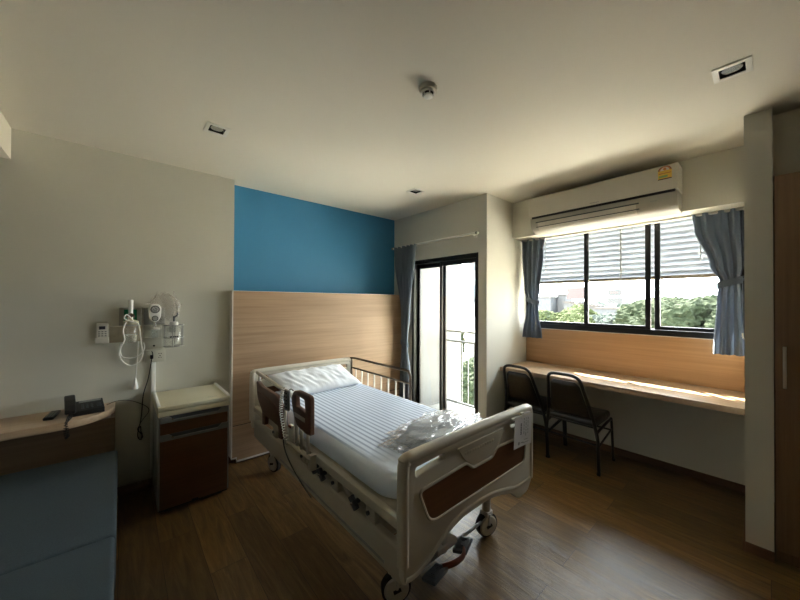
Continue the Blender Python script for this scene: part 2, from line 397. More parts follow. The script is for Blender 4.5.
# ceiling with openings for the three recessed lamps
LP = [(.460, 2.340, 'near the grey wall'), (2.19, .115, 'near the pillar'), (2.215, 2.320, 'near the balcony door')]
holes = [[(x-.048, y-.048), (x-.048, y+.048), (x+.048, y+.048), (x+.048, y-.048)] for x, y, _ in LP]
struct('ceiling', G().prism([[(XL-.1, YB-.1), (XW+.18, YB-.1), (XW+.18, YN+.1), (XL-.1, YN+.1)]]+holes, H, H+.14, 'XY'), 'ceiling')
struct('wall_back', G().box(XL-.1, .775, YA, YN+.1, 0, H), 'wall')
struct('wall_alcove', G().box(.775, XD+.15, YN, YN+.1, 0, H), 'blue')
struct('wall_left', G().box(XL-.1, XL, YB-.1, YA, 0, H), 'wall')
struct('wall_front', G().box(XL, XW+.18, YB-.1, YB, 0, H), 'wardrobe')  # unseen wall, given dark wood to cut bounce light in the room
# balcony wall with the door opening (y 1.99..2.96, z 0..2.0)
g = G().box(XD, XD+.15, 2.985, YN, 0, H).box(XD, XD+.15, YD, 1.985, 0, H).box(XD, XD+.15, 1.985, 2.985, 1.975, H)
struct('wall_balcony', g, 'wall')
struct('wall_column', G().box(XD+.15, XW+.18, YD, YD+.15, -.0, H), 'wall')
# window wall (opening y .14..1.88, z 1.165..2.40)
g = G().box(XW, XW+.18, YB, YD, 0, 1.165).box(XW, XW+.18, YB, YD, 2.40, H).box(XW, XW+.18, YB, .10, 1.165, 2.40)
struct('wall_right', g, 'wall')
struct('trim_1', G().box(XS, XW, YP, YD, ZS, H), 'wall')                       # boxed lintel over the window
struct('wall_pillar', G().box(2.784, XW, -.012, YP, 0, H), 'wall')
struct('wall_wardrobe', G().box(2.90, 3.0, YB, -.012, 2.20, H), 'wall')
struct('trim_2', G().box(XL, -.543, YB, YA, 2.362, H), 'ceiling')           # boxed beam over the sofa
# skirtings
bb = G().box(XL, .775, YA-.012, YA, 0, .06, .002)
struct('baseboard_back', bb, 'base')
struct('baseboard_right', G().box(XW-.012, XW, YP+.012, YD, 0, .06, .002), 'base')
struct('baseboard_pillar', G().box(2.772, 2.784, -.012, YP, 0, .055, .002).box(2.772, XW-.012, YP, YP+.012, 0, .055, .002), 'base')
struct('baseboard_column', G().box(XD-.012, XD, YD-.012, 1.985, 0, .055, .002).box(XD-.012, XW-.012, YD-.012, YD, 0, .055, .002), 'base')
# ceiling-edge socket of the window recess: exterior cladding
ex = structgroup('wall_exterior')
part('render', G().box(XW+.18, XW+.22, -3, YD+.15, -3, 1.14, 0).box(XW+.18, XW+.22, -3, YD+.15, 2.62, 3.2), 'ext_wall', ex)

# ------------------------------------------------------------------ headboard wall panel
t = thing('headboard_panel', 'light oak wall panelling behind the bed, under the blue painted wall', 'wall panel', (1.77, 3.16, 0))
part('upper_board', G().box(.752, 2.80, 3.12, 3.203, .349, 1.545), 'oak', t)
part('backing', G().box(.777, 2.80, 3.203, YN-.001, .03, 1.54).box(.76, 2.80, 3.135, 3.203, .338, .349), 'black', t)
pb = G().prism([[(.785, .028), (2.80, .028), (2.80, .338), (.752, .338), (.752, .065), (.785, .065)]], 3.12, 3.203, 'XZ')
part('lower_board', pb, 'oak', t)
part('edge_strip', G().box(.742, .752, 3.118, YA-.002, .062, 1.547).box(.742, .79, 3.114, 3.12, .055, .066).box(.783, .79, 3.114, 3.12, .022, .066).box(.783, 2.80, 3.114, 3.12, .022, .036).box(.752, 2.80, 3.117, 3.125, 1.545, 1.549), 'edge_white', t, 'white edging strip')
part('plinth', G().box(.80, 2.78, 3.15, 3.34, 0, .028), 'black', t)

# ------------------------------------------------------------------ balcony door
d1 = structgroup('door_1', (2.84, 2.48, 0))
fr = G().box(2.795, 2.90, 1.985, 2.010, 0, 1.975, .003).box(2.795, 2.90, 2.95, 2.985, 0, 1.975, .003).box(2.795, 2.90, 2.01, 2.95, 1.925, 1.975, .003).box(2.80, 2.90, 2.01, 2.95, 0, .03, .002)
part('door_frame', fr, 'black_alu', d1)
def sash(g, x0, x1, y0, y1, z0, z1, w=.035, wb=.05):
    return g.box(x0, x1, y0, y0+w, z0, z1, .002).box(x0, x1, y1-w, y1, z0, z1, .002).box(x0, x1, y0+w, y1-w, z0, z0+wb, .002).box(x0, x1, y0+w, y1-w, z1-wb, z1, .002)
s = part('sliding_sash', sash(G(), 2.862, 2.892, 2.488, 2.95, .03, 1.925, .035), 'black_alu', d1)
part('pane', G().box(2.874, 2.880, 2.523, 2.915, .08, 1.875), 'glass', s)
s = part('sliding_sash', sash(G(), 2.815, 2.845, 2.01, 2.535, .03, 1.925, .03), 'black_alu', d1)
part('pane', G().box(2.827, 2.833, 2.04, 2.505, .08, 1.875), 'glass', s)
part('door_handle', G().box(2.795, 2.815, 2.015, 2.032, 1.30, 1.50, .004), 'black', s)

# ------------------------------------------------------------------ window
w1 = structgroup('window_1', (3.66, 1.0, 1.165))
Y0, Y1, Z0, Z1 = .10, YD, 1.165, 2.40
fr = G().box(3.605, 3.70, Y0, Y1, Z0, Z0+.05, .003).box(3.605, 3.70, Y0, Y1, Z1-.05, Z1, .003).box(3.605, 3.70, Y0, Y0+.04, Z0+.05, Z1-.05, .003).box(3.605, 3.70, Y1-.04, Y1, Z0+.05, Z1-.05, .003)
part('window_frame', fr, 'black_alu', w1)
s = part('window_sash', sash(G(), 3.612, 3.637, .708, Y1-.04, Z0+.05, Z1-.05, .04, .03), 'black_alu', w1)
part('mullion', G().box(3.612, 3.637, 1.222, 1.262, Z0+.08, Z1-.08, .002), 'black_alu', s)
part('pane', G().box(3.622, 3.627, .748, 1.222, Z0+.08, Z1-.08).box(3.622, 3.627, 1.262, Y1-.08, Z0+.08, Z1-.08), 'glass', s)
s = part('window_sash', sash(G(), 3.655, 3.68, Y0+.04, .688, Z0+.05, Z1-.05, .04, .03), 'black_alu', w1)
part('pane', G().box(3.665, 3.67, Y0+.08, .65, Z0+.08, Z1-.08), 'glass', s)
# venetian blinds behind the glass
def blind(y0, y1, wand, label):
    b = thing('venetian_blind', label, 'blind', (3.745, (y0+y1)/2, 1.672), 'venetian blinds in the window')
    z = 1.715; k = 0
    while z < 2.47:
        a = math.radians(58); w = .0355
        dx, dz = math.cos(a)*w, math.sin(a)*w
        def fn(u, v, z=z):
            q = (u-.5)*2; bow = .004*(1-q*q)
            return Vector((3.745+q*dx+bow*math.sin(a), y0+(y1-y0)*v, z-q*dz+bow*math.cos(a)))
        part('slat', G().solid(fn, 4, 1, .0012), 'slat', b); z += .050
    part('bottom_rail', G().box(3.728, 3.762, y0, y1, 1.672, 1.702, .003), 'beige_rail', b, 'beige bottom rail')
    part('headrail', G().box(3.72, 3.77, y0, y1, 2.475, 2.52, .002), 'white', b)
    part('tilt_wand', G().cyl((3.705, wand, 1.80), (3.705, wand, 2.48), .004, seg=8), 'mid_grey', b, 'grey tilt wand')
    for yy in (y0+.1, y1-.1): part('ladder_cord', G().cyl((3.72, yy, 1.70), (3.72, yy, 2.48), .0012, seg=6), 'mid_grey', b)
blind(.979, 1.89, 1.70, 'white slatted blind in the left part of the window, wand at its left end')
blind(.12, .961, .385, 'white slatted blind in the right part of the window, beside the larger tied curtain')
solo('blind_post', G().box(3.735, 3.765, .962, .978, 1.672, 2.62, .002), 'mid_grey', 'narrow grey upright between the two white slatted blinds', 'post')
# oak panel under the window
t = thing('window_panel', 'warm oak panel between the window and the long desk', 'wall panel', (3.61, 1.0, .772))
part('board', G().box(3.603, XW, YP+.002, YD-.002, .772, 1.158), 'oakY', t)
part('edge_strip', G().box(3.600, XW, YP+.002, YD-.002, 1.158, 1.164), 'edge_white', t, 'thin pale top edge')

# ------------------------------------------------------------------ desk
t = thing('wall_desk', 'long light oak desk top running under the window from wall to pillar', 'desk', (3.33, 1.0, .72))
part('desktop', G().box(3.052, 3.60, YP+.001, YD-.001, .728, .770, .002), 'desk', t)
part('edge_band', G().box(3.046, 3.052, YP+.001, YD-.001, .728, .770, .001), 'shelf', t)
for y in (.35, 1.0, 1.65):
    part('bracket', G().box(3.25, 3.605, y-.012, y+.012, .70, .728, .002), 'black_metal', t)

# ------------------------------------------------------------------ wardrobe
t = thing('wardrobe', 'tall built-in brown wood wardrobe at the right edge beside the grey pillar', 'wardrobe', (3.1, -.85, 0))
part('carcass', G().box(2.802, 3.40, YB+.002, -.016, .09, 2.172, .001), 'wardrobe', t)
part('plinth', G().box(2.82, 3.38, YB+.004, -.02, 0, .088), 'wardrobe', t)
for k, (a, b_) in enumerate(((-.018, -.50), (-.503, -.985), (-.988, -1.47))):
    dd = part('door', G().box(2.78, 2.80, b_, a, .075, 2.172, .002), 'wardrobe', t)
    hy = a-.034 if k != 1 else b_+.034
    part('handle', G().box(2.748, 2.758, hy-.007, hy+.007, .985, 1.215, .003).box(2.756, 2.782, hy-.005, hy+.005, 1.0, 1.012).box(2.756, 2.782, hy-.005, hy+.005, 1.188, 1.20), 'silver', dd, 'long silver bar handle')

# ------------------------------------------------------------------ air conditioner
t = thing('air_conditioner', 'white split air conditioner with a yellow sticker above the window', 'air conditioner', (3.2, 1.0, 2.16))
prof = [(3.296, 2.50), (3.125, 2.50), (3.098, 2.488), (3.092, 2.30), (3.092, 2.305), (3.296, 2.305)]
part('front_cover', G().prism([fillet([(3.296, 2.500), (3.10, 2.500), (3.088, 2.303), (3.296, 2.303)], [0, .02, .004, 0])], .443, 1.58, 'XZ', .004), 'ac_white', t)
part('body', G().prism([fillet([(3.296, 2.30), (3.098, 2.29), (3.102, 2.215), (3.150, 2.162), (3.296, 2.150)], [0, .004, .05, .06, .01])], .447, 1.576, 'XZ', .003), 'ac_body_shaded', t)
part('shadow_gap', G().box(3.0895, 3.29, .458, 1.555, 2.284, 2.302), 'black', t, 'dark slot under the front cover')
a = math.atan2(.062, .055)
def acf(u, z, off=0):   # point on the lower curved face (0 top .. 1 bottom)
    pts = [(3.0985, 2.272), (3.0995, 2.235), (3.108, 2.208), (3.130, 2.180), (3.152, 2.165)]
    q = u*4; i = min(3, int(q)); f = q-i
    return pts[i][0]*(1-f)+pts[i+1][0]*f-off, pts[i][1]*(1-f)+pts[i+1][1]*f
def flap(u0, u1, y0, y1, th):
    def fn(u, v):
        x, z = acf(u0+(u1-u0)*u, 0, th); return Vector((x, y0+(y1-y0)*v, z-th*.3))
    return G().solid(fn, 5, 1, .003)
part('louvre', flap(.22, .52, .70, 1.50, .004), 'ac_white', t)
part('louvre', flap(.58, .90, .70, 1.50, .004), 'ac_white', t)
part('outlet_slot', flap(.15, .22, .68, 1.52, .0015).add(flap(.52, .58, .68, 1.52, .0015).v, flap(.52, .58, .68, 1.52, .0015).f), 'dark_grey', t)
sk = part('energy_label', G().box(3.0835, 3.0868, .476, .557, 2.387, 2.452), 'yellow', t, 'yellow energy sticker with a semicircular gauge')
g = G(); n = 14
arc = [(.5165+.0405*math.cos(PI*k/n), 2.452+.034*math.sin(PI*k/n)) for k in range(n+1)]
part('gauge_face', G().prism([arc], 3.0825, 3.0868, 'YZ'), 'orange', sk)
arc2 = [(.5165+.027*math.cos(PI*k/n), 2.452+.023*math.sin(PI*k/n)) for k in range(n+1)]
part('gauge_inner', G().prism([arc2], 3.081, 3.0826, 'YZ'), 'paper', sk)
part('gauge_arc', G().tube([(3.0815, .5165+.037*math.cos(PI*k/n), 2.452+.031*math.sin(PI*k/n)) for k in range(n+1)], .0022, 6), 'ink', sk)
part('number_disc', G().cyl((3.0797, .5165, 2.462), (3.0812, .5165, 2.462), .010, seg=16), 'orange', sk)
part('print_lines', G().box(3.0828, 3.0836, .48, .553, 2.428, 2.434).box(3.0828, 3.0836, .48, .553, 2.388, 2.394), 'orange', sk)
part('green_band', G().box(3.0828, 3.0836, .50, .553, 2.400, 2.416), 'pale_green', sk)
part('bottom_line', G().box(3.0822, 3.0838, .476, .557, 2.385, 2.3905), 'ink', sk)
mk = G()
for k, (a_, w_) in enumerate(((.608, .006), (.6, .005), (.592, .006), (.584, .005), (.577, .005), (.570, .004))): mk.box(3.0968, 3.0985, a_-w_, a_, 2.236, 2.243)
part('maker_mark', mk, 'mid_grey', t)
mk = G()
for k in range(6): mk.box(3.0862, 3.0885, 1.03-k*.012-.008, 1.03-k*.012, 2.318, 2.325)
part('maker_mark', mk, 'mid_grey', t)

# ------------------------------------------------------------------ curtains
def curtain(name, label, line, levels, npl, thick, amp, axis_n, tie, hooks=None, seed=0):
    """levels: (z, a0, a1, depthscale): the curtain spans a0..a1 along y at height z; x = line"""
    t = thing(name, label, 'curtain', (line, (levels[0][1]+levels[0][2])/2, levels[-1][0]))
    zs = [l[0] for l in levels]
    def lev(z):
        for i in range(len(levels)-1):
            z0, z1 = levels[i][0], levels[i+1][0]
            if z <= z0 and z >= z1:
                f = (z0-z)/(z0-z1); f2 = f*f*(3-2*f)
                return [levels[i][k]*(1-f2)+levels[i+1][k]*f2 for k in (1, 2, 3)]
        return levels[-1][1:]
    rnd = random.Random(seed); ph = [rnd.uniform(0, 6) for _ in range(6)]
    def fn(u, v):
        z = zs[0]+(zs[-1]-zs[0])*u; a0, a1, dp = lev(z)
        w = v+.012*math.sin(v*9+ph[0]+u*2)
        y = a0+(a1-a0)*w
        pl = math.sin(2*PI*npl*v+ph[1]+.6*math.sin(u*3+v*4))
        x = line+amp*dp*(pl+.35*math.sin(2*PI*npl*.5*v+ph[2]+u*2.5))
        return Vector((x, y, z))
    part('curtain_cloth', G().solid(fn, 60, npl*12, thick), 'curtain', t, smooth=True)
    # tieback band
    zt, ya, yb, xa = tie
    pts = []
    for k in range(20):
        a = 2*PI*k/20; pts.append((line+xa*math.cos(a), (ya+yb)/2+(yb-ya)/2*math.sin(a), zt+.02*math.sin(a)))
    tb = G(); n = len(pts); hh = .026
    vs = []
    for p in pts: vs += [(p[0], p[1], p[2]-hh), (p[0], p[1], p[2]+hh)]
    def fb(u, v):
        a = 2*PI*u; return Vector((line+(xa+.003*math.sin(7*a))*math.cos(a), (ya+yb)/2+(yb-ya)/2*math.sin(a), zt+tie_tilt*math.sin(a)+(v-.5)*2*hh))
    tie_tilt = .022 if hooks is None or hooks[1] > (ya+yb)/2 else -.022
    tb.solid(fb, 28, 3, .004)
    if hooks:
        e = (line, yb if hooks[1] > (ya+yb)/2 else ya, zt+.022)
        tb.tube([e, ((e[0]+hooks[0])/2, (e[1]+hooks[1])/2, (e[2]+hooks[2])/2-.008), hooks], .010, 8, 4)
    part('tieback', tb, 'curtain', t)
    return t
curtain('curtain', 'blue-grey curtain tied back beside the balcony door, at the foot of no window', 2.715,
        [(2.165, 2.82, 3.27, 1.0), (2.0, 2.84, 3.25, 1.0), (1.3, 2.93, 3.105, .9), (.98, 2.975, 3.095, .6), (.9, 2.98, 3.09, .6), (.6, 2.93, 3.11, .9), (.12, 2.90, 3.11, 1.)],
        6, .003, .026, 0, (.93, 2.972, 3.10, .036), (2.795, 3.105, .97), seed=3)
bpy.data.objects['curtain']['label'] = 'long blue-grey curtain tied back beside the balcony door'
curtain('curtain', 'narrow blue-grey curtain tied back at the left end of the window', 3.50,
        [(2.21, 1.60, 1.865, 1.), (2.0, 1.62, 1.865, 1.), (1.6, 1.665, 1.84, .8), (1.46, 1.69, 1.80, .6), (1.36, 1.68, 1.82, .7), (1.06, 1.635, 1.862, 1.)],
        4, .003, .022, 0, (1.47, 1.675, 1.815, .034), (3.60, 1.855, 1.49), seed=5)
curtain('curtain', 'wide blue-grey curtain tied back at the right end of the window by the pillar', 3.50,
        [(2.21, .125, .42, 1.), (2.05, .125, .40, 1.), (1.75, .125, .31, .9), (1.62, .145, .255, .6), (1.5, .135, .27, .7), (1.06, .118, .292, 1.)],
        4, .003, .026, 0, (1.61, .132, .272, .036), (3.58, .122, 1.66), seed=8)
# curtain rod above the balcony door
t = thing('curtain_rod', 'white curtain rod on the wall above the balcony door', 'curtain rod', (2.73, 2.57, 2.14))
part('rod', G().cyl((2.728, 1.965, 2.162), (2.728, 3.285, 2.162), .012, seg=12), 'white', t)
part('finial', G().ball((2.728, 1.955, 2.162), .018, sub=2), 'grey_plastic', t)
part('finial', G().ball((2.728, 3.293, 2.162), .018, sub=2), 'grey_plastic', t)
for y in (2.02, 3.24): part('bracket', G().box(2.735, 2.80, y-.008, y+.008, 2.153, 2.170, .002).box(2.792, 2.80, y-.02, y+.02, 2.13, 2.19, .002), 'white', t)
t = thing('curtain_rail', 'slim white curtain rail under the box over the window', 'curtain rail', (3.5, 1.0, 2.14))
part('rail', G().box(3.487, 3.513, YP+.003, YD-.003, 2.138+.014, 2.167, .002), 'white', t)
t = thing('curtain_hook', 'small white tieback hook beside the wide curtain by the pillar', 'hook', (3.45, YP, 1.17))
part('hook_plate', G().box(3.425, 3.475, YP+.0005, YP+.010, 1.175, 1.262, .003), 'white2', t)
part('hook_arm', G().tube([(3.45, YP+.008, 1.20), (3.45, YP+.030, 1.195), (3.45, YP+.034, 1.235)], .005, 8, 3), 'white2', t)

# ------------------------------------------------------------------ ceiling fixtures
for x, y, where in LP:
    t = thing('ceiling_downlight', 'small square recessed ceiling light %s' % where, 'ceiling light', (x, y, H), 'recessed ceiling lights')
    part('frame', G().prism([[(x-.066, y-.066), (x+.066, y-.066), (x+.066, y+.066), (x-.066, y+.066)], [(x-.044, y-.044), (x-.044, y+.044), (x+.044, y+.044), (x+.044, y-.044)]], H-.006, H-.0005, 'XY', .001), 'white', t)
    part('housing', G().box(x-.047, x-.044, y-.047, y+.047, H-.003, H+.075).box(x+.044, x+.047, y-.047, y+.047, H-.003, H+.075).box(x-.044, x+.044, y-.047, y-.044, H-.003, H+.075).box(x-.044, x+.044, y+.044, y+.047, H-.003, H+.075).box(x-.047, x+.047, y-.047, y+.047, H+.075, H+.08), 'black', t, 'black inner housing')
    mt = Matrix.Translation((x, y, H+.004))
    part('lamp_reflector', G().lathe([(.036, 0), (.037, .002), (.022, .035), (.012, .05), (.010, .05), (.02, .034), (.034, .003)], 24, mt), 'lens', t)
    part('bulb', G().ball((x, y, H+.024), .030, (1, 1, .55)), 'white2', t)
t = thing('smoke_detector', 'round white smoke detector on the middle of the ceiling', 'smoke detector', (1.19, 1.155, H))
mt = Matrix.Translation((1.19, 1.155, H)) @ Matrix.Scale(-1, 4, (0, 0, 1))
part('base', G().lathe([(.045, .0005), (.047, .004), (.047, .02), (.044, .026), (.02, .026)], 32, mt), 'ac_white', t)
part('dark_vent', G().lathe([(.030, .024), (.028, .042), (.01, .042)], 24, mt), 'black', t, 'dark vent ring')
part('dome', G().lathe([(.036, .026), (.0385, .030), (.036, .036), (.030, .036), (.030, .029), (.034, .026)], 32, mt), 'white', t)
part('cap', G().lathe([(.022, .040), (.024, .046), (.022, .052), (.010, .056), (.002, .057)], 24, mt), 'white2', t)
for k in range(6):
    a = k*PI/3; cx, cy = 1.19+.029*math.cos(a), 1.155+.029*math.sin(a)
    part('vent_rib', G().box(cx-.002, cx+.002, cy-.002, cy+.002, H-.048, H-.034), 'white', t)

# ------------------------------------------------------------------ hospital bed
bed = thing('hospital_bed', 'cream electric hospital bed with brown panels on castors in the middle of the room', 'bed', (1.35, 1.95, 0))
def board(y, cx, name, z=0.):
    """head or foot board: moulded cream frame, two grip slots, brown insert"""
    L = -.505; R = .505
    out = [(L, .80), (L+.03, .838), (R-.04, .838), (R, .79), (R, .43), (R-.008, .405), (R-.05, .358), (R-.105, .352), (R-.155, .352+.0), (R-.215, .405), (.10, .462), (-.16, .462), (-.26, .43), (-.34, .385), (-.43, .352), (L, .358)]
    rad = [.05, .05, .05, .05, .02, .02, .03, .02, .03, .06, .12, .12, .1, .08, .05, .02]
    loop = fillet([(cx+a, b+z) for a, b in out], rad)
    slotL = fillet([(cx+L+.06, .752+z), (cx+L+.06, .790+z), (cx+L+.235, .797+z), (cx+L+.235, .770+z), (cx+L+.1, .757+z)], .012)
    slotR = fillet([(cx+R-.235, .770+z), (cx+R-.235, .797+z), (cx+R-.06, .790+z), (cx+R-.06, .752+z), (cx+R-.1, .757+z)], .012)
    fb = part(name, G().prism([loop, slotL, slotR], y-.018, y+.018, 'XZ', .006), 'cream', bed)
    # rounded grip rail on top and rim down the sides
    pts = [(cx+L+.008, y, .42+z), (cx+L+.008, y, .78+z), (cx+L+.02, y, .818+z), (cx+L+.055, y, .832+z), (cx, y, .836+z), (cx+R-.06, y, .832+z), (cx+R-.02, y, .816+z), (cx+R-.008, y, .775+z), (cx+R-.008, y, .42+z)]
    part('grip_rail', G().tube(pts, .0245, 12, 5), 'cream', fb)
    # lower flowing lip
    lip = [(cx+L+.01, y, .37+z), (cx-.44, y, .366+z), (cx-.36, y, .392+z), (cx-.27, y, .447+z), (cx-.17, y, .482+z), (cx, y, .488+z), (cx+.11, y, .478+z), (cx+.23, y, .452+z), (cx+.34, y, .425+z), (cx+R-.02, y, .425+z)]
    part('lower_lip', G().tube(lip, .022, 10, 4), 'cream', fb)
    ins = fillet([(cx-.43, .690+z), (cx-.125, .706+z), (cx-.07, .668+z), (cx+.085, .668+z), (cx+.135, .706+z), (cx+.43, .690+z), (cx+.41, .545+z), (cx-.365, .537+z)], [.03, .015, .015, .015, .015, .03, .03, .05])
    for sy in (-1, 1):
        rim = [(a, y+sy*.0185, b) for a, b in ins]
        part('insert_rim', G().tube(rim, .007, 8, 0, True), 'cream', fb)
        lo, hi = sorted((y+sy*.0180, y+sy*.0205))
        part('brown_insert', G().prism([ins], lo, hi, 'XZ'), 'brown_lam', fb, 'brown wood-look insert panel')
        lo, hi = sorted((y+sy*.0180, y+sy*.023))
        part('raised_centre', G().prism([fillet([(cx-.19, .792+z), (cx+.19, .792+z), (cx+.15, .722+z), (cx+.09, .684+z), (cx-.075, .684+z), (cx-.135, .722+z)], .015)], lo, hi, 'XZ', .002), 'cream', fb)
    return fb
FY, HY = .945, 2.955
board(FY, 1.338, 'footboard')
board(HY, 1.368, 'headboard', .005)
# faint moulded mark on the footboard
g = G()
for k in range(12): g.box(1.20+k*.02, 1.212+k*.02, FY-.0245, FY-.0225, .748, .760)
part('moulded_mark', g, 'cream_metal', bed)
# chassis
def beam(x0, x1, nm='side_beam'): return part(nm, G().box(x0, x1, .985, 2.92, .288, .432, .012, 3), 'cream_metal', bed)
b1 = beam(.872, .918); b2 = beam(1.79, 1.836)
part('trim_strip', G().box(.868, .874, 1.10, 2.30, .318, .330, .001), 'mid_grey', b1)
part('cross_beam', G().box(.91, 1.80, 1.10, 1.16, .30, .36, .006), 'cream_metal', bed)
part('cross_beam', G().box(.91, 1.80, 2.74, 2.80, .30, .36, .006), 'cream_metal', bed)
part('base_cover', G().box(.96, 1.75, 1.28, 2.62, .24, .33, .02, 3), 'cream_metal', bed)
uf = G().box(.868, .905, 1.0, 2.92, .505, .552, .008).box(1.803, 1.84, 1.0, 2.92, .505, .552, .008).box(.90, 1.81, .985, 1.02, .505, .552, .008).box(.90, 1.81, 2.89, 2.92, .505, .552, .008)
part('upper_frame', uf, 'cream_metal', bed)
part('deck', G().box(.905, 1.803, 1.02, 2.89, .525, .548, .004), 'cream_metal', bed)
# lifting links, motor and brackets between the beams
for y in (1.22, 1.55, 1.95, 2.45):
    for x in (.895, 1.813):
        lk = part('lift_bracket', G().box(x-.014, x+.014, y-.035, y+.035, .43, .508, .004), 'cream_metal', bed)
        part('bolt', G().cyl((x-.024, y+.012, .468), (x+.024, y+.012, .468), .010, seg=10), 'dark_grey', lk)
for y in (1.32, 1.66, 1.76):
    br = part('rail_pivot', G().cyl((.872, y, .445), (.872, y+.05, .485), .016, seg=12).cyl((.86, y+.02, .47), (.90, y+.02, .47), .012, seg=12), 'dark_grey', bed, 'dark pivot with a bright bolt')
    part('bolt', G().ball((.856, y+.02, .47), .008), 'chrome', br)
part('motor', G().cyl((1.2, 1.6, .43), (1.2, 2.2, .43), .035, seg=16), 'dark_grey', bed)
for (x, y) in ((.93, 1.5), (1.77, 1.5), (.93, 2.3), (1.77, 2.3)):
    part('scissor_arm', G().tube([(x, y-.22, .32), (x, y+.12, .52)], .018, 8), 'cream_metal', bed)
# castors
def castor(x, y, ang, nm='castor'):
    ax = Vector((math.cos(ang), math.sin(ang), 0))
    c = Vector((x, y, .073))
    cs = part(nm, G().cyl((x, y, .13), (x, y, .30), .026, seg=16, bev=.003), 'cream_metal', bed)
    part('tyre', G().cyl(c-ax*.020, c+ax*.020, .0725, seg=36, bev=.006), 'tyre', cs)
    for s_ in (-1, 1):
        part('hub_disc', G().cyl(c+ax*s_*.0195, c+ax*s_*.027, .062, .054, seg=32) if s_ > 0 else G().cyl(c+ax*s_*.0195, c+ax*s_*.027, .062, .054, seg=32), 'hub', cs, 'pale hub disc')
        side = Vector((-ax.y, ax.x, 0))
        q = c+ax*s_*.0285
        part('hub_clip', G().tube([q-side*.016-Vector((0, 0, .006)), q+side*.020+Vector((0, 0, .006))], .0085, 8), 'black', cs)
    part('fork', G().box(x-.030, x+.030, y-.030, y+.030, .128, .162, .008).tube([c-ax*.029+Vector((0, 0, .075)), c-ax*.029+Vector((0, 0, .01))], .008, 8).tube([c+ax*.029+Vector((0, 0, .075)), c+ax*.029+Vector((0, 0, .01))], .008, 8), 'hub', cs)
castor(1.018, 1.195, math.radians(-118)); castor(1.732, 1.165, math.radians(-108)); castor(1.005, 2.79, math.radians(-165)); castor(1.73, 2.79, math.radians(-150))
# central brake pedals at the foot
pd = part('brake_pedal', G().prism([fillet([(-.060, -.035), (.060, -.035), (.050, .035), (-.050, .035)], .012)], .095, .118, 'XY', .004).v and G(), 'dark_grey', bed) if False else None
def pad(cx, cy, rot):
    g = G().box(-.062, .062, -.040, .040, -.010, .010, .006)
    for k in range(3):
        g.tube([(-.040+k*.010, -.026+k*.008, .0105), (.040-k*.010, -.026+k*.008, .0105), (.040-k*.010, .026-k*.008, .0105), (-.040+k*.010, .026-k*.008, .0105)], .0015, 6, 0, True)
    m = Matrix.Translation((cx, cy, .108)) @ Matrix.Rotation(rot, 4, 'Z') @ Matrix.Rotation(math.radians(-12), 4, 'X')
    o = G(); o.add(g.v, g.f, m); return part('brake_pedal', o, 'dark_grey', bed, 'dark grey brake pedal with ridged grip')
pad(1.185, 1.09, .15); pad(1.44, 1.12, .35)
part('pedal_bar', G().tube([(1.235, 1.085, .118), (1.29, 1.055, .128), (1.36, 1.055, .128), (1.405, 1.085, .12)], .018, 10, 5, flat=.5), 'pedal_red', bed, 'red-brown bar linking the brake pedals')
part('pedal_axle', G().cyl((1.02, 1.165, .105), (1.73, 1.165, .105), .009, seg=10), 'mid_grey', bed)
part('pedal_post', G().box(1.31, 1.345, 1.15, 1.18, .10, .31, .004).box(1.26, 1.42, 1.14, 1.20, .12, .15, .006), 'hub', bed)
# near side: head-end guard with control, and low brown guard
nx = .845
rl = part('side_guard', G().prism([fillet([(2.72, .815), (2.60, .79), (2.28, .79), (2.20, .745), (2.175, .62), (2.175, .515), (2.235, .505), (2.245, .585), (2.50, .59), (2.515, .515), (2.575, .505), (2.58, .60), (2.70, .69)], [.02, .02, .06, .05, .03, .01, .01, .02, .02, .01, .01, .02, .05])], nx-.014, nx+.014, 'YZ', .004), 'brown_plastic', bed, 'brown moulded head-end side guard')
part('guard_groove', G().tube([(nx-.0145, 2.68, .735), (nx-.0145, 2.30, .72), (nx-.0145, 2.22, .66)], .004, 6, 4), 'brown_lam', rl)
part('guard_bar', G().tube([(nx+.01, 2.78, .868), (nx+.01, 2.45, .853), (nx+.01, 2.12, .838), (nx+.01, 2.03, .815), (nx+.01, 1.995, .74), (nx+.01, 1.995, .56)], .0135, 10, 5), 'silver', bed, 'pale tubular top bar of the head-end guard')
part('guard_link', G().tube([(nx+.01, 2.72, .87), (nx+.01, 2.72, .80)], .012, 8).tube([(nx+.012, 2.18, .845), (nx+.012, 2.18, .55)], .010, 8), 'silver', bed)
outl = fillet([(2.025, .83), (1.985, .885), (1.93, .90), (1.745, .90), (1.742, .675), (1.80, .668), (1.93, .680), (1.985, .74)], [.03, .03, .04, .03, .01, .01, .02, .04])
h1 = fillet([(1.95, .868), (1.825, .865), (1.812, .792), (1.94, .800)], .012)
r2 = part('side_guard', G().prism([outl, h1], nx-.014, nx+.014, 'YZ', .005), 'brown_plastic', bed, 'brown looped hand grip beside the pillow')
part('guard_plate', G().box(nx-.0165, nx-.013, 1.815, 1.965, .732, .757, .001), 'cream_metal', r2, 'pale label plate')
for y in (1.955, 1.89, 1.80): part('guard_post', G().tube([(nx, y, .545), (nx, y, .69)], .010, 10), 'silver', bed)
part('guard_rail_base', G().tube([(nx-.002, 2.14, .535), (nx-.002, 1.75, .535)], .0135, 10).box(nx-.012, nx+.028, 2.10, 2.14, .50, .56, .004).box(nx-.012, nx+.028, 1.74, 1.775, .47, .56, .004), 'cream_metal', bed)
part('release_catch', G().box(nx-.020, nx+.004, 1.985, 2.055, .55, .66, .012, 3), 'cream', bed)
part('release_button', G().box(nx-.026, nx-.018, 2.0, 2.04, .645, .662, .003), 'pedal_red', bed, 'small orange-red release button')
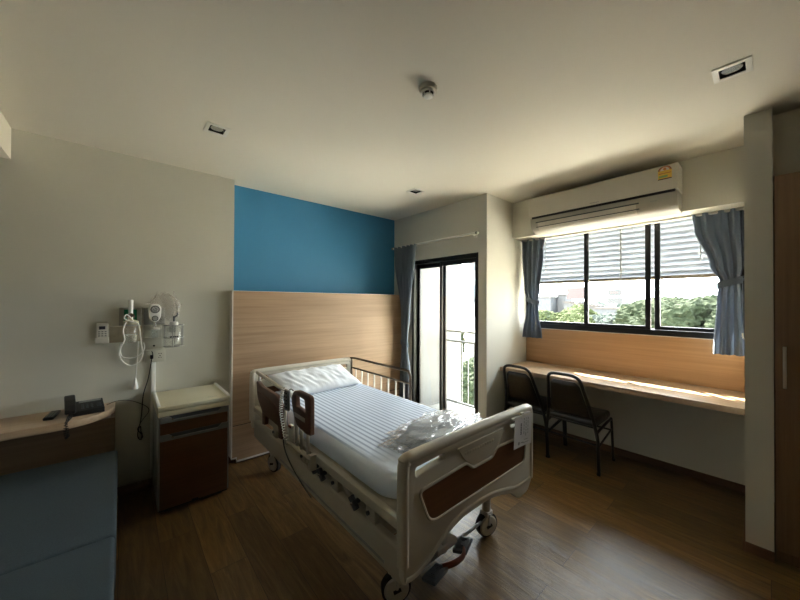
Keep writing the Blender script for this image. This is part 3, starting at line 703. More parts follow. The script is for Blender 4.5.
# far side: folding tubular rail
fx = 1.868
part('far_rail', G().tube([(fx, 2.93, .60), (fx, 2.935, .82), (fx, 2.92, .858), (fx, 2.5, .860), (fx, 2.08, .862), (fx, 2.03, .850), (fx, 2.012, .80), (fx, 2.01, .60)], .0115, 10, 5), 'bronze', bed, 'dark bronze tubular side rail on the far side')
part('far_rail_lower', G().tube([(fx, 2.93, .755), (fx, 2.02, .755)], .0085, 8), 'bronze', bed)
for k in range(8):
    y = 2.85-k*.108; part('far_rail_bar', G().cyl((fx, y, .575), (fx, y, .755), .0068, seg=8), 'silver', bed)
part('far_rail_base', G().box(1.845, 1.885, 2.0, 2.94, .555, .580, .004), 'cream_metal', bed)

# mattress with fitted striped sheet
def mattress():
    x0, x1, y0, y1, z0, z1 = .902, 1.806, 1.045, 2.905, .549, .664
    cx, cy = (x0+x1)/2, (y0+y1)/2
    def ring(ins, z, n=14):
        hx, hy = (x1-x0)/2-ins, (y1-y0)/2-ins; r = max(.015, .17-ins); pts = []
        for q, (sx, sy) in enumerate(((1, 1), (-1, 1), (-1, -1), (1, -1))):
            for k in range(n+1):
                a = q*PI/2+k/n*PI/2; pts.append((cx+sx*(hx-r)+r*math.cos(a), cy+sy*(hy-r)+r*math.sin(a), z))
        return pts
    prof = [(.035, z0), (.012, z0+.008), (.002, z0+.025), (0, z0+.05), (.002, z0+.07), (.010, z0+.09), (.024, z0+.104), (.045, z1-.003), (.08, z1), (.14, z1+.001)]
    g = G(); vs = []; fs = []; m = 60
    for i, z in prof: vs += ring(i, z)
    m = len(ring(0, 0))
    for a in range(len(prof)-1):
        for k in range(m): k2 = (k+1) % m; fs.append((a*m+k, a*m+k2, (a+1)*m+k2, (a+1)*m+k))
    fs.append(tuple(range(m))[::-1]); fs.append(tuple((len(prof)-1)*m+k for k in range(m)))
    return g.add(vs, fs)
solo('mattress', mattress(), 'sheet', 'thin mattress with a white satin-striped fitted sheet on the hospital bed', 'mattress')

# pillow
def pillow():
    W, D, T = .76, .40, .105; nu, nv = 56, 36; vs = []; fs = []
    tilt = Matrix.Translation((1.365, 2.735, .738)) @ Matrix.Rotation(math.radians(3), 4, 'Z') @ Matrix.Rotation(math.radians(19), 4, 'X')
    for side in (1, -1):
        for i in range(nu+1):
            for j in range(nv+1):
                u = i/nu*2-1; v = j/nv*2-1
                px = W/2*u*(1-.05*(1-v*v)*abs(u)**3-.0); py = D/2*v*(1-.07*(1-u*u)*abs(v)**3)
                h = ((1-u**4)*(1-v**4))**.55
                wr = noise.noise(Vector((px*9, py*9, side*3)))*.010+noise.noise(Vector((px*28+py*12, py*14, 5)))*.008
                edge = min(1, h*2)
                z = side*T/2*h+wr*edge*(side if side > 0 else 1)
                if side < 0: z *= .7
                vs.append((px, py, z))
    n = (nu+1)*(nv+1)
    for s_ in range(2):
        for i in range(nu):
            for j in range(nv):
                a = s_*n+i*(nv+1)+j; q = (a, a+nv+1, a+nv+2, a+1); fs.append(q if s_ == 0 else q[::-1])
    g = G(); g.add(vs, fs, tilt)
    bm = bmesh.new(); vv = [bm.verts.new(p) for p in g.v]
    for f in g.f: bm.faces.new([vv[i] for i in f])
    bmesh.ops.remove_doubles(bm, verts=bm.verts[:], dist=.0015)
    o = G(); o.bm_add(bm); return o
solo('pillow', pillow(), 'pillow', 'plump white pillow leaning against the headboard', 'pillow', angle=80)

# folded blanket in a clear plastic bag
bg = thing('bagged_blanket', 'folded grey blanket in a crumpled clear plastic bag near the foot of the bed', 'bag', (1.42, 1.36, .675))
def lump(cx, cy, z0, wx, wy, hz, seed, crum, n1=64, n2=40, rot=0., power=3.):
    vs = []; fs = []
    for i in range(n1):
        for j in range(n2+1):
            th = 2*PI*i/n1; ph = PI*(j/n2-.5)
            c, s_ = math.cos(th), math.sin(th); cp, sp = math.cos(ph), math.sin(ph)
            f = lambda q, p: math.copysign(abs(q)**p, q)
            x = f(c, .6)*f(cp, .6); y = f(s_, .6)*f(cp, .6); z = f(sp, .8)
            p = Vector((x, y, z))
            d = 1+crum*noise.noise(p*1.7+Vector((seed, 0, 0)))+crum*.7*abs(noise.noise(p*4+Vector((seed, 3, 0))))+crum*.45*abs(noise.noise(p*8+Vector((seed, 1, 1))))
            q = Vector((x*wx*d, y*wy*d, max(z, -.85)*hz*(d if z > 0 else 1)+hz*.86))
            q = Matrix.Rotation(rot, 3, 'Z') @ q
            vs.append((cx+q.x, cy+q.y, z0+max(q.z, .001)))
    for i in range(n1):
        for j in range(n2):
            a = i*(n2+1)+j; b = ((i+1) % n1)*(n2+1)+j; fs.append((a, b, b+1, a+1))
    g = G(); g.add(vs, fs); return g
part('blanket', lump(1.43, 1.335, .677, .235, .105, .014, 2., .30, rot=.12, n1=90, n2=50), 'cover', bg)
part('plastic_wrap', lump(1.43, 1.335, .6735, .275, .125, .020, 7., .50, rot=.12, n1=170, n2=80), 'film', bg, 'crumpled clear plastic wrap', angle=25)
def flapf(u, v):
    x = 1.60+.16*u; y = 1.30+.20*v+.03*u
    return Vector((x, y, .680+.015*(1-u)+.020*abs(noise.noise(Vector((x*22, y*22, 1))))+.01*noise.noise(Vector((x*50, y*50, 1)))))
part('bag_end', G().solid(flapf, 18, 18, .0008), 'film', bg, angle=25)

# hand control hanging on the near guard
t = thing('bed_control', 'grey handset with a coiled cable hanging on the near bed guard', 'remote control', (.82, 2.03, .75))
part('handset', G().box(.802, .825, 2.012, 2.068, .752, .885, .009, 3), 'grey_plastic', t)
g = G()
for r_ in range(5):
    for c_ in (0, 1): g.cyl((.799, 2.026+c_*.026, .865-r_*.022), (.803, 2.026+c_*.026, .865-r_*.022), .006, seg=10)
part('buttons', g, 'black', t, 'round dark buttons')
part('hook', G().tube([(.822, 2.04, .872), (.836, 2.04, .885), (.855, 2.04, .872)], .004, 8, 4), 'grey_plastic', t)
co = []
for k in range(220):
    u = k/219; a = u*2*PI*22
    z = .745-.145*u if u > .5 else .88-.27*u
    yy = 2.10+.045*math.sin(u*4); co.append((.812+.009*math.cos(a), yy+.009*math.sin(a), .885-.33*u))
part('coiled_cable', G().tube(co, .0026, 5), 'white', t, 'pale coiled cable')
part('cable', G().tube([(.813, 2.105, .555), (.82, 2.09, .48), (.835, 2.02, .40), (.862, 1.90, .31), (.866, 1.80, .285)], .004, 8, 6), 'dark_grey', t)

# notice hanging on the footboard
t = thing('paper_notice', 'white printed paper notice hanging at the right corner of the footboard', 'notice', (1.70, .905, .645))
nt_ = Matrix.Translation((1.705, .907, .735)) @ Matrix.Rotation(math.radians(4), 4, 'Y')
def nb(x0, x1, z0, z1, y=-.0015): return G().box(x0, x1, y-.0005, y, z0, z1, mtx=nt_)
part('sheet', G().solid(lambda u, v: nt_ @ Vector((-.095+.19*u, .004*math.sin(u*3), -.085+.17*v)), 10, 2, .001), 'paper', t)
g = G(); rr = random.Random(3)
for k in range(3):
    z = .07
    while z > -.02:
        L_ = rr.uniform(.006, .02); b = nb(.0+k*.022, .006+k*.022, z-L_, z, -.002); g.add(b.v, b.f); z -= L_+.006
part('print_block', g, 'mid_grey', t)
g = G(); z = .045
for k in range(7):
    b = nb(-.035, -.022, z-.006, z, -.002); g.add(b.v, b.f); z -= .009
part('bold_print', g, 'ink', t)
g = G()
for (a_, b_, c_, d_) in ((-.055, -.04, -.068, -.052), (-.03, .0, -.062, -.058), (.01, .05, -.05, -.047), (-.01, .06, -.066, -.063)):
    b = nb(a_, b_, c_, d_, -.002); g.add(b.v, b.f)
part('small_print', g, 'mid_grey', t)
part('tape', G().box(1.69, 1.72, .9085, .924, .805, .835).box(1.60, 1.79, .9075, .924, .812, .824), 'white', t)

# ------------------------------------------------------------------ bedside cabinet
t = thing('bedside_cabinet', 'bedside cabinet with cream lid, brown drawer and door against the grey wall', 'cabinet', (.41, 2.93, 0))
cx0, cx1, cy0, cy1 = .196, .626, 2.695, 3.165
part('side_panel', G().box(cx0, cx0+.009, cy0, cy1, .036, .668, .004), 'mid_grey', t)
part('side_panel', G().box(cx1-.009, cx1, cy0, cy1, .036, .668, .004), 'mid_grey', t)
part('back_panel', G().box(cx0+.018, cx1-.018, cy1-.01, cy1, .045, .668), 'mid_grey', t)
part('inner_body', G().box(cx0+.018, cx1-.018, cy0+.03, cy1-.01, .05, .665), 'brown_lam', t)
ld = part('lid', G().box(cx0-.006, cx1+.006, cy0-.008, cy1+.01, .707, .735, .006, 3), 'cream_lid', t, 'cream tray lid')
part('lid_rim', G().box(cx0-.006, cx0+.014, cy0+.01, cy1+.005, .733, .746, .005, 2), 'white2', ld)
part('lid_rim', G().box(cx1-.012, cx1+.008, cy0+.01, cy1+.005, .733, .746, .005, 2), 'white2', ld)
mm = G()
for k in range(5): mm.box(cx1-.13+k*.013, cx1-.121+k*.013, cy0+.06, cy0+.066, .7352, .736)
part('lid_mark', mm, 'mid_grey', ld)
part('lower_tray', G().box(cx0-.004, cx1+.004, cy0-.004, cy1+.005, .666, .702, .005, 3), 'cream_lid', t, 'cream lower tray')
dr = part('drawer', G().box(cx0+.010, cx1-.010, cy0-.002, cy0+.03, .545, .625, .002), 'brown_lam', t, 'brown drawer front')
def pull(z0, z1, par):
    p_ = part('handle', G().prism([fillet([(cx0+.010, z0), (cx1-.010, z0), (cx1-.010, z1), (cx1-.05, z1), (cx1-.075, z0+.016), (cx0+.085, z0+.016), (cx0+.06, z1), (cx0+.010, z1)], .004)], cy0-.016, cy0+.006, 'XZ', .002), 'grey_plastic', par, 'grey full-width pull')
    part('handle_recess', G().box(cx0+.06, cx1-.05, cy0-.001, cy0+.004, z0+.012, z1), 'dark_grey', p_)
    part('key_lock', G().cyl((cx0+.078, cy0-.019, z0+.022), (cx0+.078, cy0-.014, z0+.022), .006, seg=12), 'chrome', p_)
pull(.625, .664, dr)
do = part('door', G().box(cx0+.010, cx1-.010, cy0-.002, cy0+.03, .038, .503, .002), 'brown_lam', t, 'brown lower door')
pull(.504, .543, do)
part('door_catch', G().box(.39, .43, cy0-.006, cy0, .040, .050, .002), 'black', do)
for x in (cx0+.05, cx1-.05):
    for y in (cy0+.05, cy1-.05):
        cs = part('castor', G().cyl((x-.012, y, .022), (x+.012, y, .022), .022, seg=20), 'black', t)
part('base_frame', G().box(cx0+.008, cx1-.008, cy0+.012, cy1-.01, .024, .036), 'black', t)

# ------------------------------------------------------------------ shelf, sofa
t = thing('wall_shelf', 'light wood shelf with rounded end along the wall behind the sofa', 'shelf', (-1.1, 3.0, 0))
sh = [(XL+.002, YA-.001), (XL+.002, 2.84), (-.30, 2.84)]
for k in range(9):
    a = k/8*PI/2; sh.append((-.30+.272*math.sin(a), 3.10-.26*math.cos(a)))
sh += [(-.026, YA-.001)]
part('shelf_top', G().prism([sh], .658, .702, 'XY', .003), 'shelf', t)
part('front_panel', G().box(XL+.002, -.024, 2.93, 2.95, 0, .657), 'panel_dark', t, 'dark wood front panel')
part('end_panel', G().box(-.044, -.024, 2.95, YA-.013, 0, .657), 'panel_dark', t)

sf = thing('sofa_bed', 'blue-grey upholstered sofa bed in front of the shelf at the left edge', 'sofa', (-1.1, 1.9, 0))
part('base', G().box(XL+.02, -.045, .96, 2.90, .02, .20, .01), 'sofa', sf)
part('seat_cushion', G().box(XL+.01, -.012, .93, 1.884, .17, .431, .016, 4), 'sofa', sf)
def backf():
    g = G().box(XL+.01, -.008, 1.886, 2.915, .17, .432, .016, 4)
    for v in g.v:
        if v.z > .3: v.z += .012*max(0, (v.y-1.95)/.9)
    return g
part('back_cushion', backf(), 'sofa', sf)

# ------------------------------------------------------------------ telephone and TV remote on the shelf
t = thing('telephone', 'black desk telephone with a coiled cord on the wall shelf', 'telephone', (-.175, 3.03, .702))
mt = Matrix.Translation((-.190, 3.03, .7025)) @ Matrix.Rotation(math.radians(6), 4, 'Z')
g = G(); pr = G().prism([fillet([(-.085, .0), (.085, .0), (.085, .062), (-.085, .030)], .008)], -.065, .105, 'YZ', .003); g.add(pr.v, pr.f, mt)
part('phone_base', g, 'black', t)
sl = math.atan2(.032, .17)
def onp(x, y, w, d, h): return mt @ Matrix.Translation((x, y, .0475+y*math.tan(sl))) @ Matrix.Rotation(sl, 4, 'X')
g = G()
for r_ in range(4):
    for c_ in range(3): g.box(-.007, .007, -.005, .005, 0, .004, .0015, 1, mtx=onp(.0+c_*.022, -.052+r_*.018, 0, 0, 0))
for r_ in range(3): g.box(-.012, .012, -.005, .005, 0, .004, .0015, 1, mtx=onp(.080, -.05+r_*.02, 0, 0, 0))
part('keypad', g, 'dark_grey', t)
part('number_card', G().box(-.055, .055, -.012, .012, 0, .003, mtx=onp(.040, .055, 0, 0, 0)), 'mid_grey', t, 'pale number card')
hm = mt @ Matrix.Translation((-.058, .005, .066)) @ Matrix.Rotation(math.radians(12), 4, 'X')
hs = G().prism([fillet([(-.115, -.018), (-.112, .012), (-.07, .022), (0, .030), (.07, .028), (.112, .018), (.115, -.014), (.078, -.018), (.06, .004), (-.06, .0), (-.078, -.022)], .012)], -.026, .026, 'YZ', .007)
_h = G(); _h.add(hs.v, hs.f, hm); hs = _h
part('handset', hs, 'black', t)
co = []
path = [mt @ Vector(p) for p in ((-.052, -.095, .045), (-.065, -.125, .020), (-.072, -.17, .015), (-.078, -.202, .0), (-.072, -.207, -.04), (-.068, -.206, -.075), (-.078, -.206, -.09), (-.085, -.204, -.05), (-.08, -.20, .004), (-.06, -.15, .014), (-.05, -.08, .012))]
dense = []
for i in range(len(path)-1):
    for k in range(16): dense.append(path[i].lerp(path[i+1], k/16))
for k, p in enumerate(dense):
    a = k*1.25; co.append(p+Vector((math.cos(a)*.0055, math.sin(a*1.0)*.003, math.sin(a)*.0055)))
part('coiled_cord', G().tube(co, .0022, 5), 'black', t)
part('line_cable', G().tube([(-.07, 3.10, .712), (-.02, 3.17, .712), (.05, 3.19, .700), (.12, 3.195, .66), (.165, 3.195, .62), (.17, 3.195, .585), (.14, 3.195, .54), (.115, 3.195, .50)], .0022, 6, 8), 'black', t, 'thin phone line running down the wall')

t = thing('remote_control', 'small black remote control lying on the wall shelf left of the telephone', 'remote control', (-.335, 3.05, .702))
mt = Matrix.Translation((-.33, 3.045, .7028)) @ Matrix.Rotation(math.radians(-6), 4, 'Z')
part('remote_body', G().box(-.024, .024, -.085, .085, 0, .018, .006, 3, mtx=mt), 'black', t)
g = G()
for r_ in range(6):
    for c_ in range(3): g.box(-.004, .004, -.004, .004, 0, .002, .001, 1, mtx=mt @ Matrix.Translation((-.013+c_*.013, -.06+r_*.02, .0175)))
part('buttons', g, 'mid_grey', t)

# ------------------------------------------------------------------ wall-mounted medical things
y = YA
t = thing('air_conditioner_remote', 'cream air conditioner remote in a holder, leftmost on the grey wall', 'remote control', (-.10, y-.02, 1.14))
part('holder', G().box(-.138, -.064, y-.030, y, 1.142, 1.185, .004), 'white', t)
part('remote_body', G().box(-.134, -.068, y-.026, y-.004, 1.155, 1.290, .006, 3), 'white', t)
part('screen', G().box(-.118, -.084, y-.028, y-.0255, 1.245, 1.268, .001), 'ink', t)
g = G()
for r_ in range(3):
    for c_ in range(3): g.box(-.122+c_*.017, -.111+c_*.017, y-.028, y-.0255, 1.195+r_*.015, 1.203+r_*.015, .001)
part('buttons', g, 'mid_grey', t)
solo('wall_plate', G().box(-.062, .128, y-.012, y-.0005, 1.143, 1.262, .003), 'beige_plate', 'wide beige blank plate right of the air conditioner remote', 'wall plate')
t = thing('gas_outlet', 'grey gas outlet plate with a green label behind the humidifier', 'gas outlet', (.06, y, 1.27))
part('plate', G().box(-.01, .122, y-.016, y-.0005, 1.268, 1.402, .004), 'steel_plate', t)
part('green_label', G().box(.018, .094, y-.0175, y-.0158, 1.278, 1.388, .001), 'green', t, 'green oxygen label')
part('outlet_ring', G().cyl((.056, y-.034, 1.335), (.056, y-.017, 1.335), .026, seg=24, bev=.002), 'chrome', t)
t = thing('gas_outlet', 'grey gas outlet plate behind the round vacuum gauge', 'gas outlet', (.20, y, 1.27))
part('plate', G().box(.136, .268, y-.016, y-.0005, 1.268, 1.402, .004), 'steel_plate', t)
part('outlet_ring', G().cyl((.20, y-.034, 1.335), (.20, y-.017, 1.335), .026, seg=24, bev=.002), 'chrome', t)
def wallplate(name, x0, x1, z0, z1, label, holes_):
    t = thing(name, label, 'wall plate' if 'socket' not in name else 'socket', ((x0+x1)/2, y, z0))
    part('plate', G().box(x0, x1, y-.014, y-.0005, z0, z1, .004), 'plate', t)
    for hx, hz, r_ in holes_: part('socket_hole', G().cyl((hx, y-.0150, hz), (hx, y-.0138, hz), r_, seg=10), 'black', t)
    return t
wallplate('wall_plate', .137, .247, 1.168, 1.264, 'cream blank plate under the vacuum gauge', [])
wallplate('wall_socket', .137, .252, 1.072, 1.164, 'cream plate with one small round jack above the power socket', [(.200, 1.100, .007)])
sp = wallplate('power_socket', .145, .272, .972, 1.068, 'double power socket with a black plug at the top of the white conduit', [(.232, 1.035, .0035), (.246, 1.035, .0035), (.239, 1.018, .004), (.232, 1.005, .0035), (.246, 1.005, .0035)])
# humidifier
t = thing('humidifier', 'oxygen humidifier bottle with cream cap and flow tube on the green outlet', 'humidifier', (.058, y-.075, 1.14))
mt = Matrix.Translation((.058, y-.072, 1.142))
part('bottle', G().lathe([(.006, 0), (.036, .001), (.040, .008), (.041, .12), (.034, .135), (.03, .14), (.006, .14)], 28, mt), 'jar_glass', t)
part('water', G().lathe([(.004, .004), (.036, .005), (.037, .05), (.004, .05)], 24, mt), 'jar_glass', t)
part('cap', G().lathe([(.005, .132), (.043, .134), (.046, .140), (.045, .160), (.020, .170), (.008, .172)], 28, mt), 'cream_lid', t)
part('flow_tube', G().cyl((.056, y-.055, 1.31), (.056, y-.055, 1.462), .0145, seg=18, bev=.004), 'white2', t, 'white flow meter tube')
part('valve_body', G().cyl((.056, y-.085, 1.345), (.056, y-.03, 1.345), .017, seg=16, bev=.003).cyl((.056, y-.060, 1.30), (.056, y-.060, 1.345), .011, seg=12), 'chrome', t)
part('bottle_band', G().cyl((.058, y-.072, 1.20), (.058, y-.072, 1.203), .0415, seg=24), 'mid_grey', t)
# tubing: long loop
t = solo('oxygen_tube', G().tube([(.075, y-.10, 1.30), (.035, y-.125, 1.352), (.02, y-.13, 1.325), (.06, y-.128, 1.30), (.10, y-.11, 1.28), (.115, y-.09, 1.18), (.125, y-.06, 1.09), (.13, y-.03, 1.04), (.11, y-.02, .985), (.065, y-.018, .962), (.02, y-.02, .99), (-.005, y-.03, 1.05), (.002, y-.04, 1.11), (.022, y-.125, 1.17), (.014, y-.128, 1.24), (.03, y-.125, 1.30)], .0042, 8, 8), 'white2', 'clear-white oxygen tubing looped below the humidifier bottle', 'tube')
solo('oxygen_mask_tube', G().tube([(.135, y-.022, 1.13), (.140, y-.02, 1.085), (.11, y-.016, 1.035), (.06, y-.016, 1.018), (.015, y-.016, 1.03), (-.001, y-.018, 1.07), (.004, y-.02, 1.13)], .0042, 8, 8), 'white2', 'second smaller loop of white tubing hanging on the plates', 'tube')
# nurse call pull cord
t = thing('pull_cord', 'white nurse call pull cord with a cone-shaped handle', 'pull cord', (.09, y-.02, .78))
part('cord', G().tube([(.105, y-.016, 1.142), (.098, y-.02, 1.0), (.090, y-.022, .862)], .0028, 6, 4), 'white2', t)
part('cone_handle', G().lathe([(.004, 0), (.017, .002), (.019, .012), (.016, .032), (.009, .068), (.005, .086), (.002, .088)], 20, Matrix.Translation((.088, y-.022, .778))), 'white2', t)
# vacuum gauge
t = thing('vacuum_gauge', 'white vacuum regulator with a round dial on the middle outlet', 'gauge', (.20, y-.05, 1.17))
hull = fillet([(.160, 1.40), (.175, 1.430), (.225, 1.430), (.242, 1.40), (.236, 1.32), (.218, 1.292), (.182, 1.292), (.164, 1.32)], .02)
part('body', G().prism([hull], y-.075, y-.033, 'XZ', .006), 'white2', t)
part('dial_ring', G().cyl((.201, y-.082, 1.388), (.201, y-.074, 1.388), .029, seg=28), 'dark_grey', t)
part('dial_face', G().cyl((.201, y-.0835, 1.388), (.201, y-.081, 1.388), .024, seg=28), 'mid_grey', t, 'grey dial face with white ticks')
g = G()
for k in range(9):
    a = math.radians(-40+k*32.5); g.tube([(.201+.015*math.cos(a), y-.084, 1.388+.015*math.sin(a)), (.201+.021*math.cos(a), y-.084, 1.388+.021*math.sin(a))], .0015, 5)
g.tube([(.201, y-.0845, 1.388), (.188, y-.0845, 1.400)], .0015, 5)
part('dial_ticks', g, 'white2', t)
part('knob', G().cyl((.201, y-.098, 1.318), (.201, y-.074, 1.318), .015, .017, seg=20, bev=.003), 'steel_plate', t)
part('knob_ring', G().cyl((.201, y-.078, 1.318), (.201, y-.0745, 1.318), .021, seg=24), 'dark_grey', t)
part('stem', G().cyl((.201, y-.055, 1.235), (.201, y-.055, 1.293), .008, seg=12), 'chrome', t)
mt = Matrix.Translation((.201, y-.055, 1.165))
part('trap_cap', G().lathe([(.004, .060), (.032, .062), (.036, .068), (.030, .078), (.008, .082)], 24, mt), 'white', t)
part('trap_jar', G().lathe([(.004, 0), (.018, .001), (.021, .006), (.021, .060), (.004, .061)], 20, mt), 'jar_glass', t)
# suction jar in a wire basket
t = thing('suction_jar', 'clear suction jar in a wire basket, rightmost of the wall equipment', 'jar', (.322, y-.08, 1.09))
mt = Matrix.Translation((.322, y-.078, 1.098))
part('jar', G().lathe([(.004, 0), (.050, .001), (.056, .008), (.056, .125), (.045, .145), (.026, .152), (.024, .165), (.004, .165)], 30, mt), 'jar_glass', t)
part('jar_cap', G().lathe([(.004, .160), (.028, .161), (.030, .175), (.026, .190), (.006, .192)], 20, mt), 'white', t)
part('cap_fitting', G().cyl((.322, y-.078, 1.285), (.322, y-.078, 1.335), .007, seg=10).tube([(.322, y-.078, 1.32), (.34, y-.09, 1.34), (.345, y-.09, 1.36)], .005, 8, 4), 'dark_grey', t)
g = G()
for zz in (1.095, 1.165, 1.262): g.tube([(.322+.066*math.cos(2*PI*k/28), y-.078+.066*math.sin(2*PI*k/28), zz) for k in range(28)], .0026, 6, 0, True)
for k in range(6):
    a = 2*PI*k/6+.3; c_, s_ = .066*math.cos(a), .066*math.sin(a); g.tube([(.322+c_, y-.078+s_, 1.262), (.322+c_, y-.078+s_, 1.095), (.322, y-.078, 1.092)], .0022, 6)
part('wire_basket', g, 'mid_grey', t)
g = G()
for k in range(4): g.box(.292+k*.014, .302+k*.014, y-.137, y-.1345, 1.168, 1.178)
part('jar_mark', g, 'ink', t)
part('wall_bracket', G().box(.30, .345, y-.014, y-.0005, 1.20, 1.25, .003), 'steel_plate', t)
# crumpled plastic bag above the jar
def sack():
    g = G(); nu, nv = 60, 44
    vs = []; fs = []
    for i in range(nu):
        for j in range(nv+1):
            v = j/nv; th = 2*PI*i/nu
            z = 1.30+.215*v
            w = .040+.045*math.sin(PI*min(1, v*1.05))**.8+(.02 if v > .6 else 0)*(1-v)
            cx = .285-.035*v; d = .014+.012*math.sin(PI*v)
            n_ = noise.noise(Vector((math.cos(th)*2, math.sin(th)*2, v*4)))*.9+abs(noise.noise(Vector((math.cos(th)*5, math.sin(th)*5, v*9))))*.8
            k = 1+.38*n_
            top = 1+.0
            vs.append((cx+math.cos(th)*w*k, y-.032+max(-.028, min(.028, math.sin(th)*d*k)), z+.03*noise.noise(Vector((th*1.5, v*3, 4)))))
    for i in range(nu):
        for j in range(nv):
            a = i*(nv+1)+j; b = ((i+1) % nu)*(nv+1)+j; fs.append((a, b, b+1, a+1))
    return g.add(vs, fs)
t = thing('plastic_bag', 'crumpled clear plastic bag hanging above the suction jar', 'bag', (.28, y-.065, 1.28))
part('bag', sack(), 'film_bag', t, angle=22)
part('twisted_neck', G().tube([(.325, y-.07, 1.33), (.342, y-.075, 1.39), (.335, y-.07, 1.44), (.32, y-.06, 1.50), (.322, y-.06, 1.535)], [.02]*4+[.02]*4+[.016]*4+[.006]*4+[.004], 10, 4), 'film_bag', t)
# conduit and hanging mains lead
solo('cable_conduit', G().box(.183, .213, y-.018, y-.0005, .06, .970, .003), 'white2', 'white vertical cable conduit between the socket and the floor behind the cabinet', 'conduit')
t = thing('power_lead', 'thin black power lead hanging from the socket beside the conduit, coiled at its end', 'cable', (.15, y-.015, .42))
part('plug', G().box(.176, .196, y-.040, y-.0145, 1.000, 1.030, .004), 'black', t)
part('lead', G().tube([(.186, y-.030, 1.06), (.192, y-.034, 1.035), (.186, y-.034, 1.0), (.178, y-.020, .93), (.165, y-.012, .84), (.14, y-.010, .74), (.132, y-.010, .66), (.128, y-.010, .58), (.118, y-.010, .50), (.105, y-.012, .465), (.125, y-.015, .43), (.135, y-.015, .40), (.118, y-.016, .385), (.105, y-.016, .42), (.112, y-.018, .47), (.122, y-.018, .485), (.125, y-.018, .445), (.132, y-.018, .42), (.126, y-.018, .38)], .0032, 6, 6), 'black', t)

# ------------------------------------------------------------------ chairs
def make_chair():
    t = thing('banquet_chair', 'black metal chair with padded vinyl seat and back, nearer the pillar', 'chair', (3.20, 1.165, 0))
    yc = 1.160
    # one bent tube: rear legs running up into the arched back
    lx = lambda z: 3.045-.045*min(1, z/.45) if z < .45 else 3.0-.155*((z-.45)/.39)**1.15
    hw = lambda z: .213 if z < .3 else .213-.085*((z-.3)/.53)
    P_ = []
    for s_ in (1,):
        for z in (0, .15, .3, .42, .52, .62, .72, .79): P_.append((lx(z), yc+hw(z), z))
    P_ += [(lx(.825), yc+hw(.83)-.012, .825), (lx(.842), yc+hw(.84)-.05, .843), (lx(.846), yc, .846), (lx(.842), yc-hw(.84)+.05, .843), (lx(.825), yc-hw(.83)+.012, .825)]
    for z in (.79, .72, .62, .52, .42, .3, .15, 0): P_.append((lx(z), yc-hw(z), z))
    part('back_frame', G().tube(P_, .0135, 10, 3), 'black_metal', t)
    def bp(u, v):
        z = .475+.31*u; w = (hw(z)-.022)*(1-.0*u)
        if u > .9: w -= (u-.9)*.25
        return z, w
    nu, nv = 16, 20
    g = G(); vs = []; fs = []
    for side in (0, 1):
        for i in range(nu+1):
            for j in range(nv+1):
                u, v = i/nu, j/nv*2-1; z, w = bp(u, v)
                pud = .020*((1-(2*u-1)**6)*(1-v**6))**.5+.004+.0035*noise.noise(Vector((u*6, v*5, side*4)))
                vs.append((lx(z)+(pud if side else -pud)+.002, yc+w*v, z))
    n = (nu+1)*(nv+1)
    for s_ in range(2):
        for i in range(nu):
            for j in range(nv): a = s_*n+i*(nv+1)+j; fs.append((a, a+1, a+nv+2, a+nv+1))
    rim = [j for j in range(nv+1)]+[i*(nv+1)+nv for i in range(1, nu+1)]+[nu*(nv+1)+j for j in range(nv-1, -1, -1)]+[i*(nv+1) for i in range(nu-1, 0, -1)]
    for k in range(len(rim)): a, b = rim[k], rim[(k+1) % len(rim)]; fs.append((a, b, b+n, a+n))
    part('backrest', g.add(vs, fs), 'vinyl', t)
    part('seat', G().box(2.995, 3.40, yc-.20, yc+.20, .405, .470, .026, 5), 'vinyl', t)
    part('seat_pan', G().box(3.01, 3.385, yc-.185, yc+.185, .392, .408, .004), 'black_metal', t)
    for s_ in (1, -1):
        part('front_leg', G().tube([(3.02, yc+s_*.205, .36), (3.20, yc+s_*.208, .385), (3.36, yc+s_*.205, .392), (3.40, yc+s_*.205, .36), (3.44, yc+s_*.207, 0)], .011, 10, 5), 'black_metal', t)
        part('side_stretcher', G().tube([(3.035, yc+s_*.212, .24), (3.40, yc+s_*.206, .30)], .008, 8), 'black_metal', t)
        for xx in (3.045, 3.44): part('foot_cap', G().cyl((xx, yc+s_*.21, 0), (xx, yc+s_*.21, .02), .0145, seg=12), 'black', t)
    part('front_stretcher', G().tube([(3.40, yc-.206, .29), (3.40, yc+.206, .29)], .008, 8), 'black_metal', t)
    part('rear_stretcher', G().tube([(3.025, yc-.212, .255), (3.025, yc+.212, .255)], .008, 8), 'black_metal', t)
    part('lower_back_bar', G().tube([(2.99, yc-.19, .478), (2.988, yc+.19, .478)], .0085, 8), 'black_metal', t)
    return t
ch = make_chair(); ch['group'] = 'black chairs at the window desk'
dup(ch, (-.005, .428, 0), 0, 'black metal chair with padded vinyl seat and back, tucked in the corner by the wall')

# ------------------------------------------------------------------ balcony
solo('balcony_slab', G().box(2.95, 3.75, YD+.15, 3.2, -.16, -.03), 'tile', 'pale tiled balcony floor beyond the sliding door', 'balcony floor', smooth=False)['kind'] = 'structure'
struct('wall_balcony_side', G().box(2.95, 4.055, 3.2, 3.32, -3, 2.75), 'ext_wall')
struct('trim_3', G().box(2.95, 3.78, YD+.15, 3.2, 2.48, 2.562), 'ext_wall')
t = thing('balcony_railing', 'white metal balcony railing with thin vertical bars beyond the sliding door', 'railing', (3.62, 2.6, -.03))
part('top_rail', G().box(3.605, 3.64, YD+.152, 3.198, 1.025, 1.055, .004), 'rail_paint', t)
part('middle_rail', G().box(3.61, 3.635, YD+.152, 3.198, .885, .915, .003), 'rail_paint', t)
part('bottom_rail', G().box(3.61, 3.635, YD+.152, 3.198, .02, .05, .003), 'rail_paint', t)
k = YD+.22
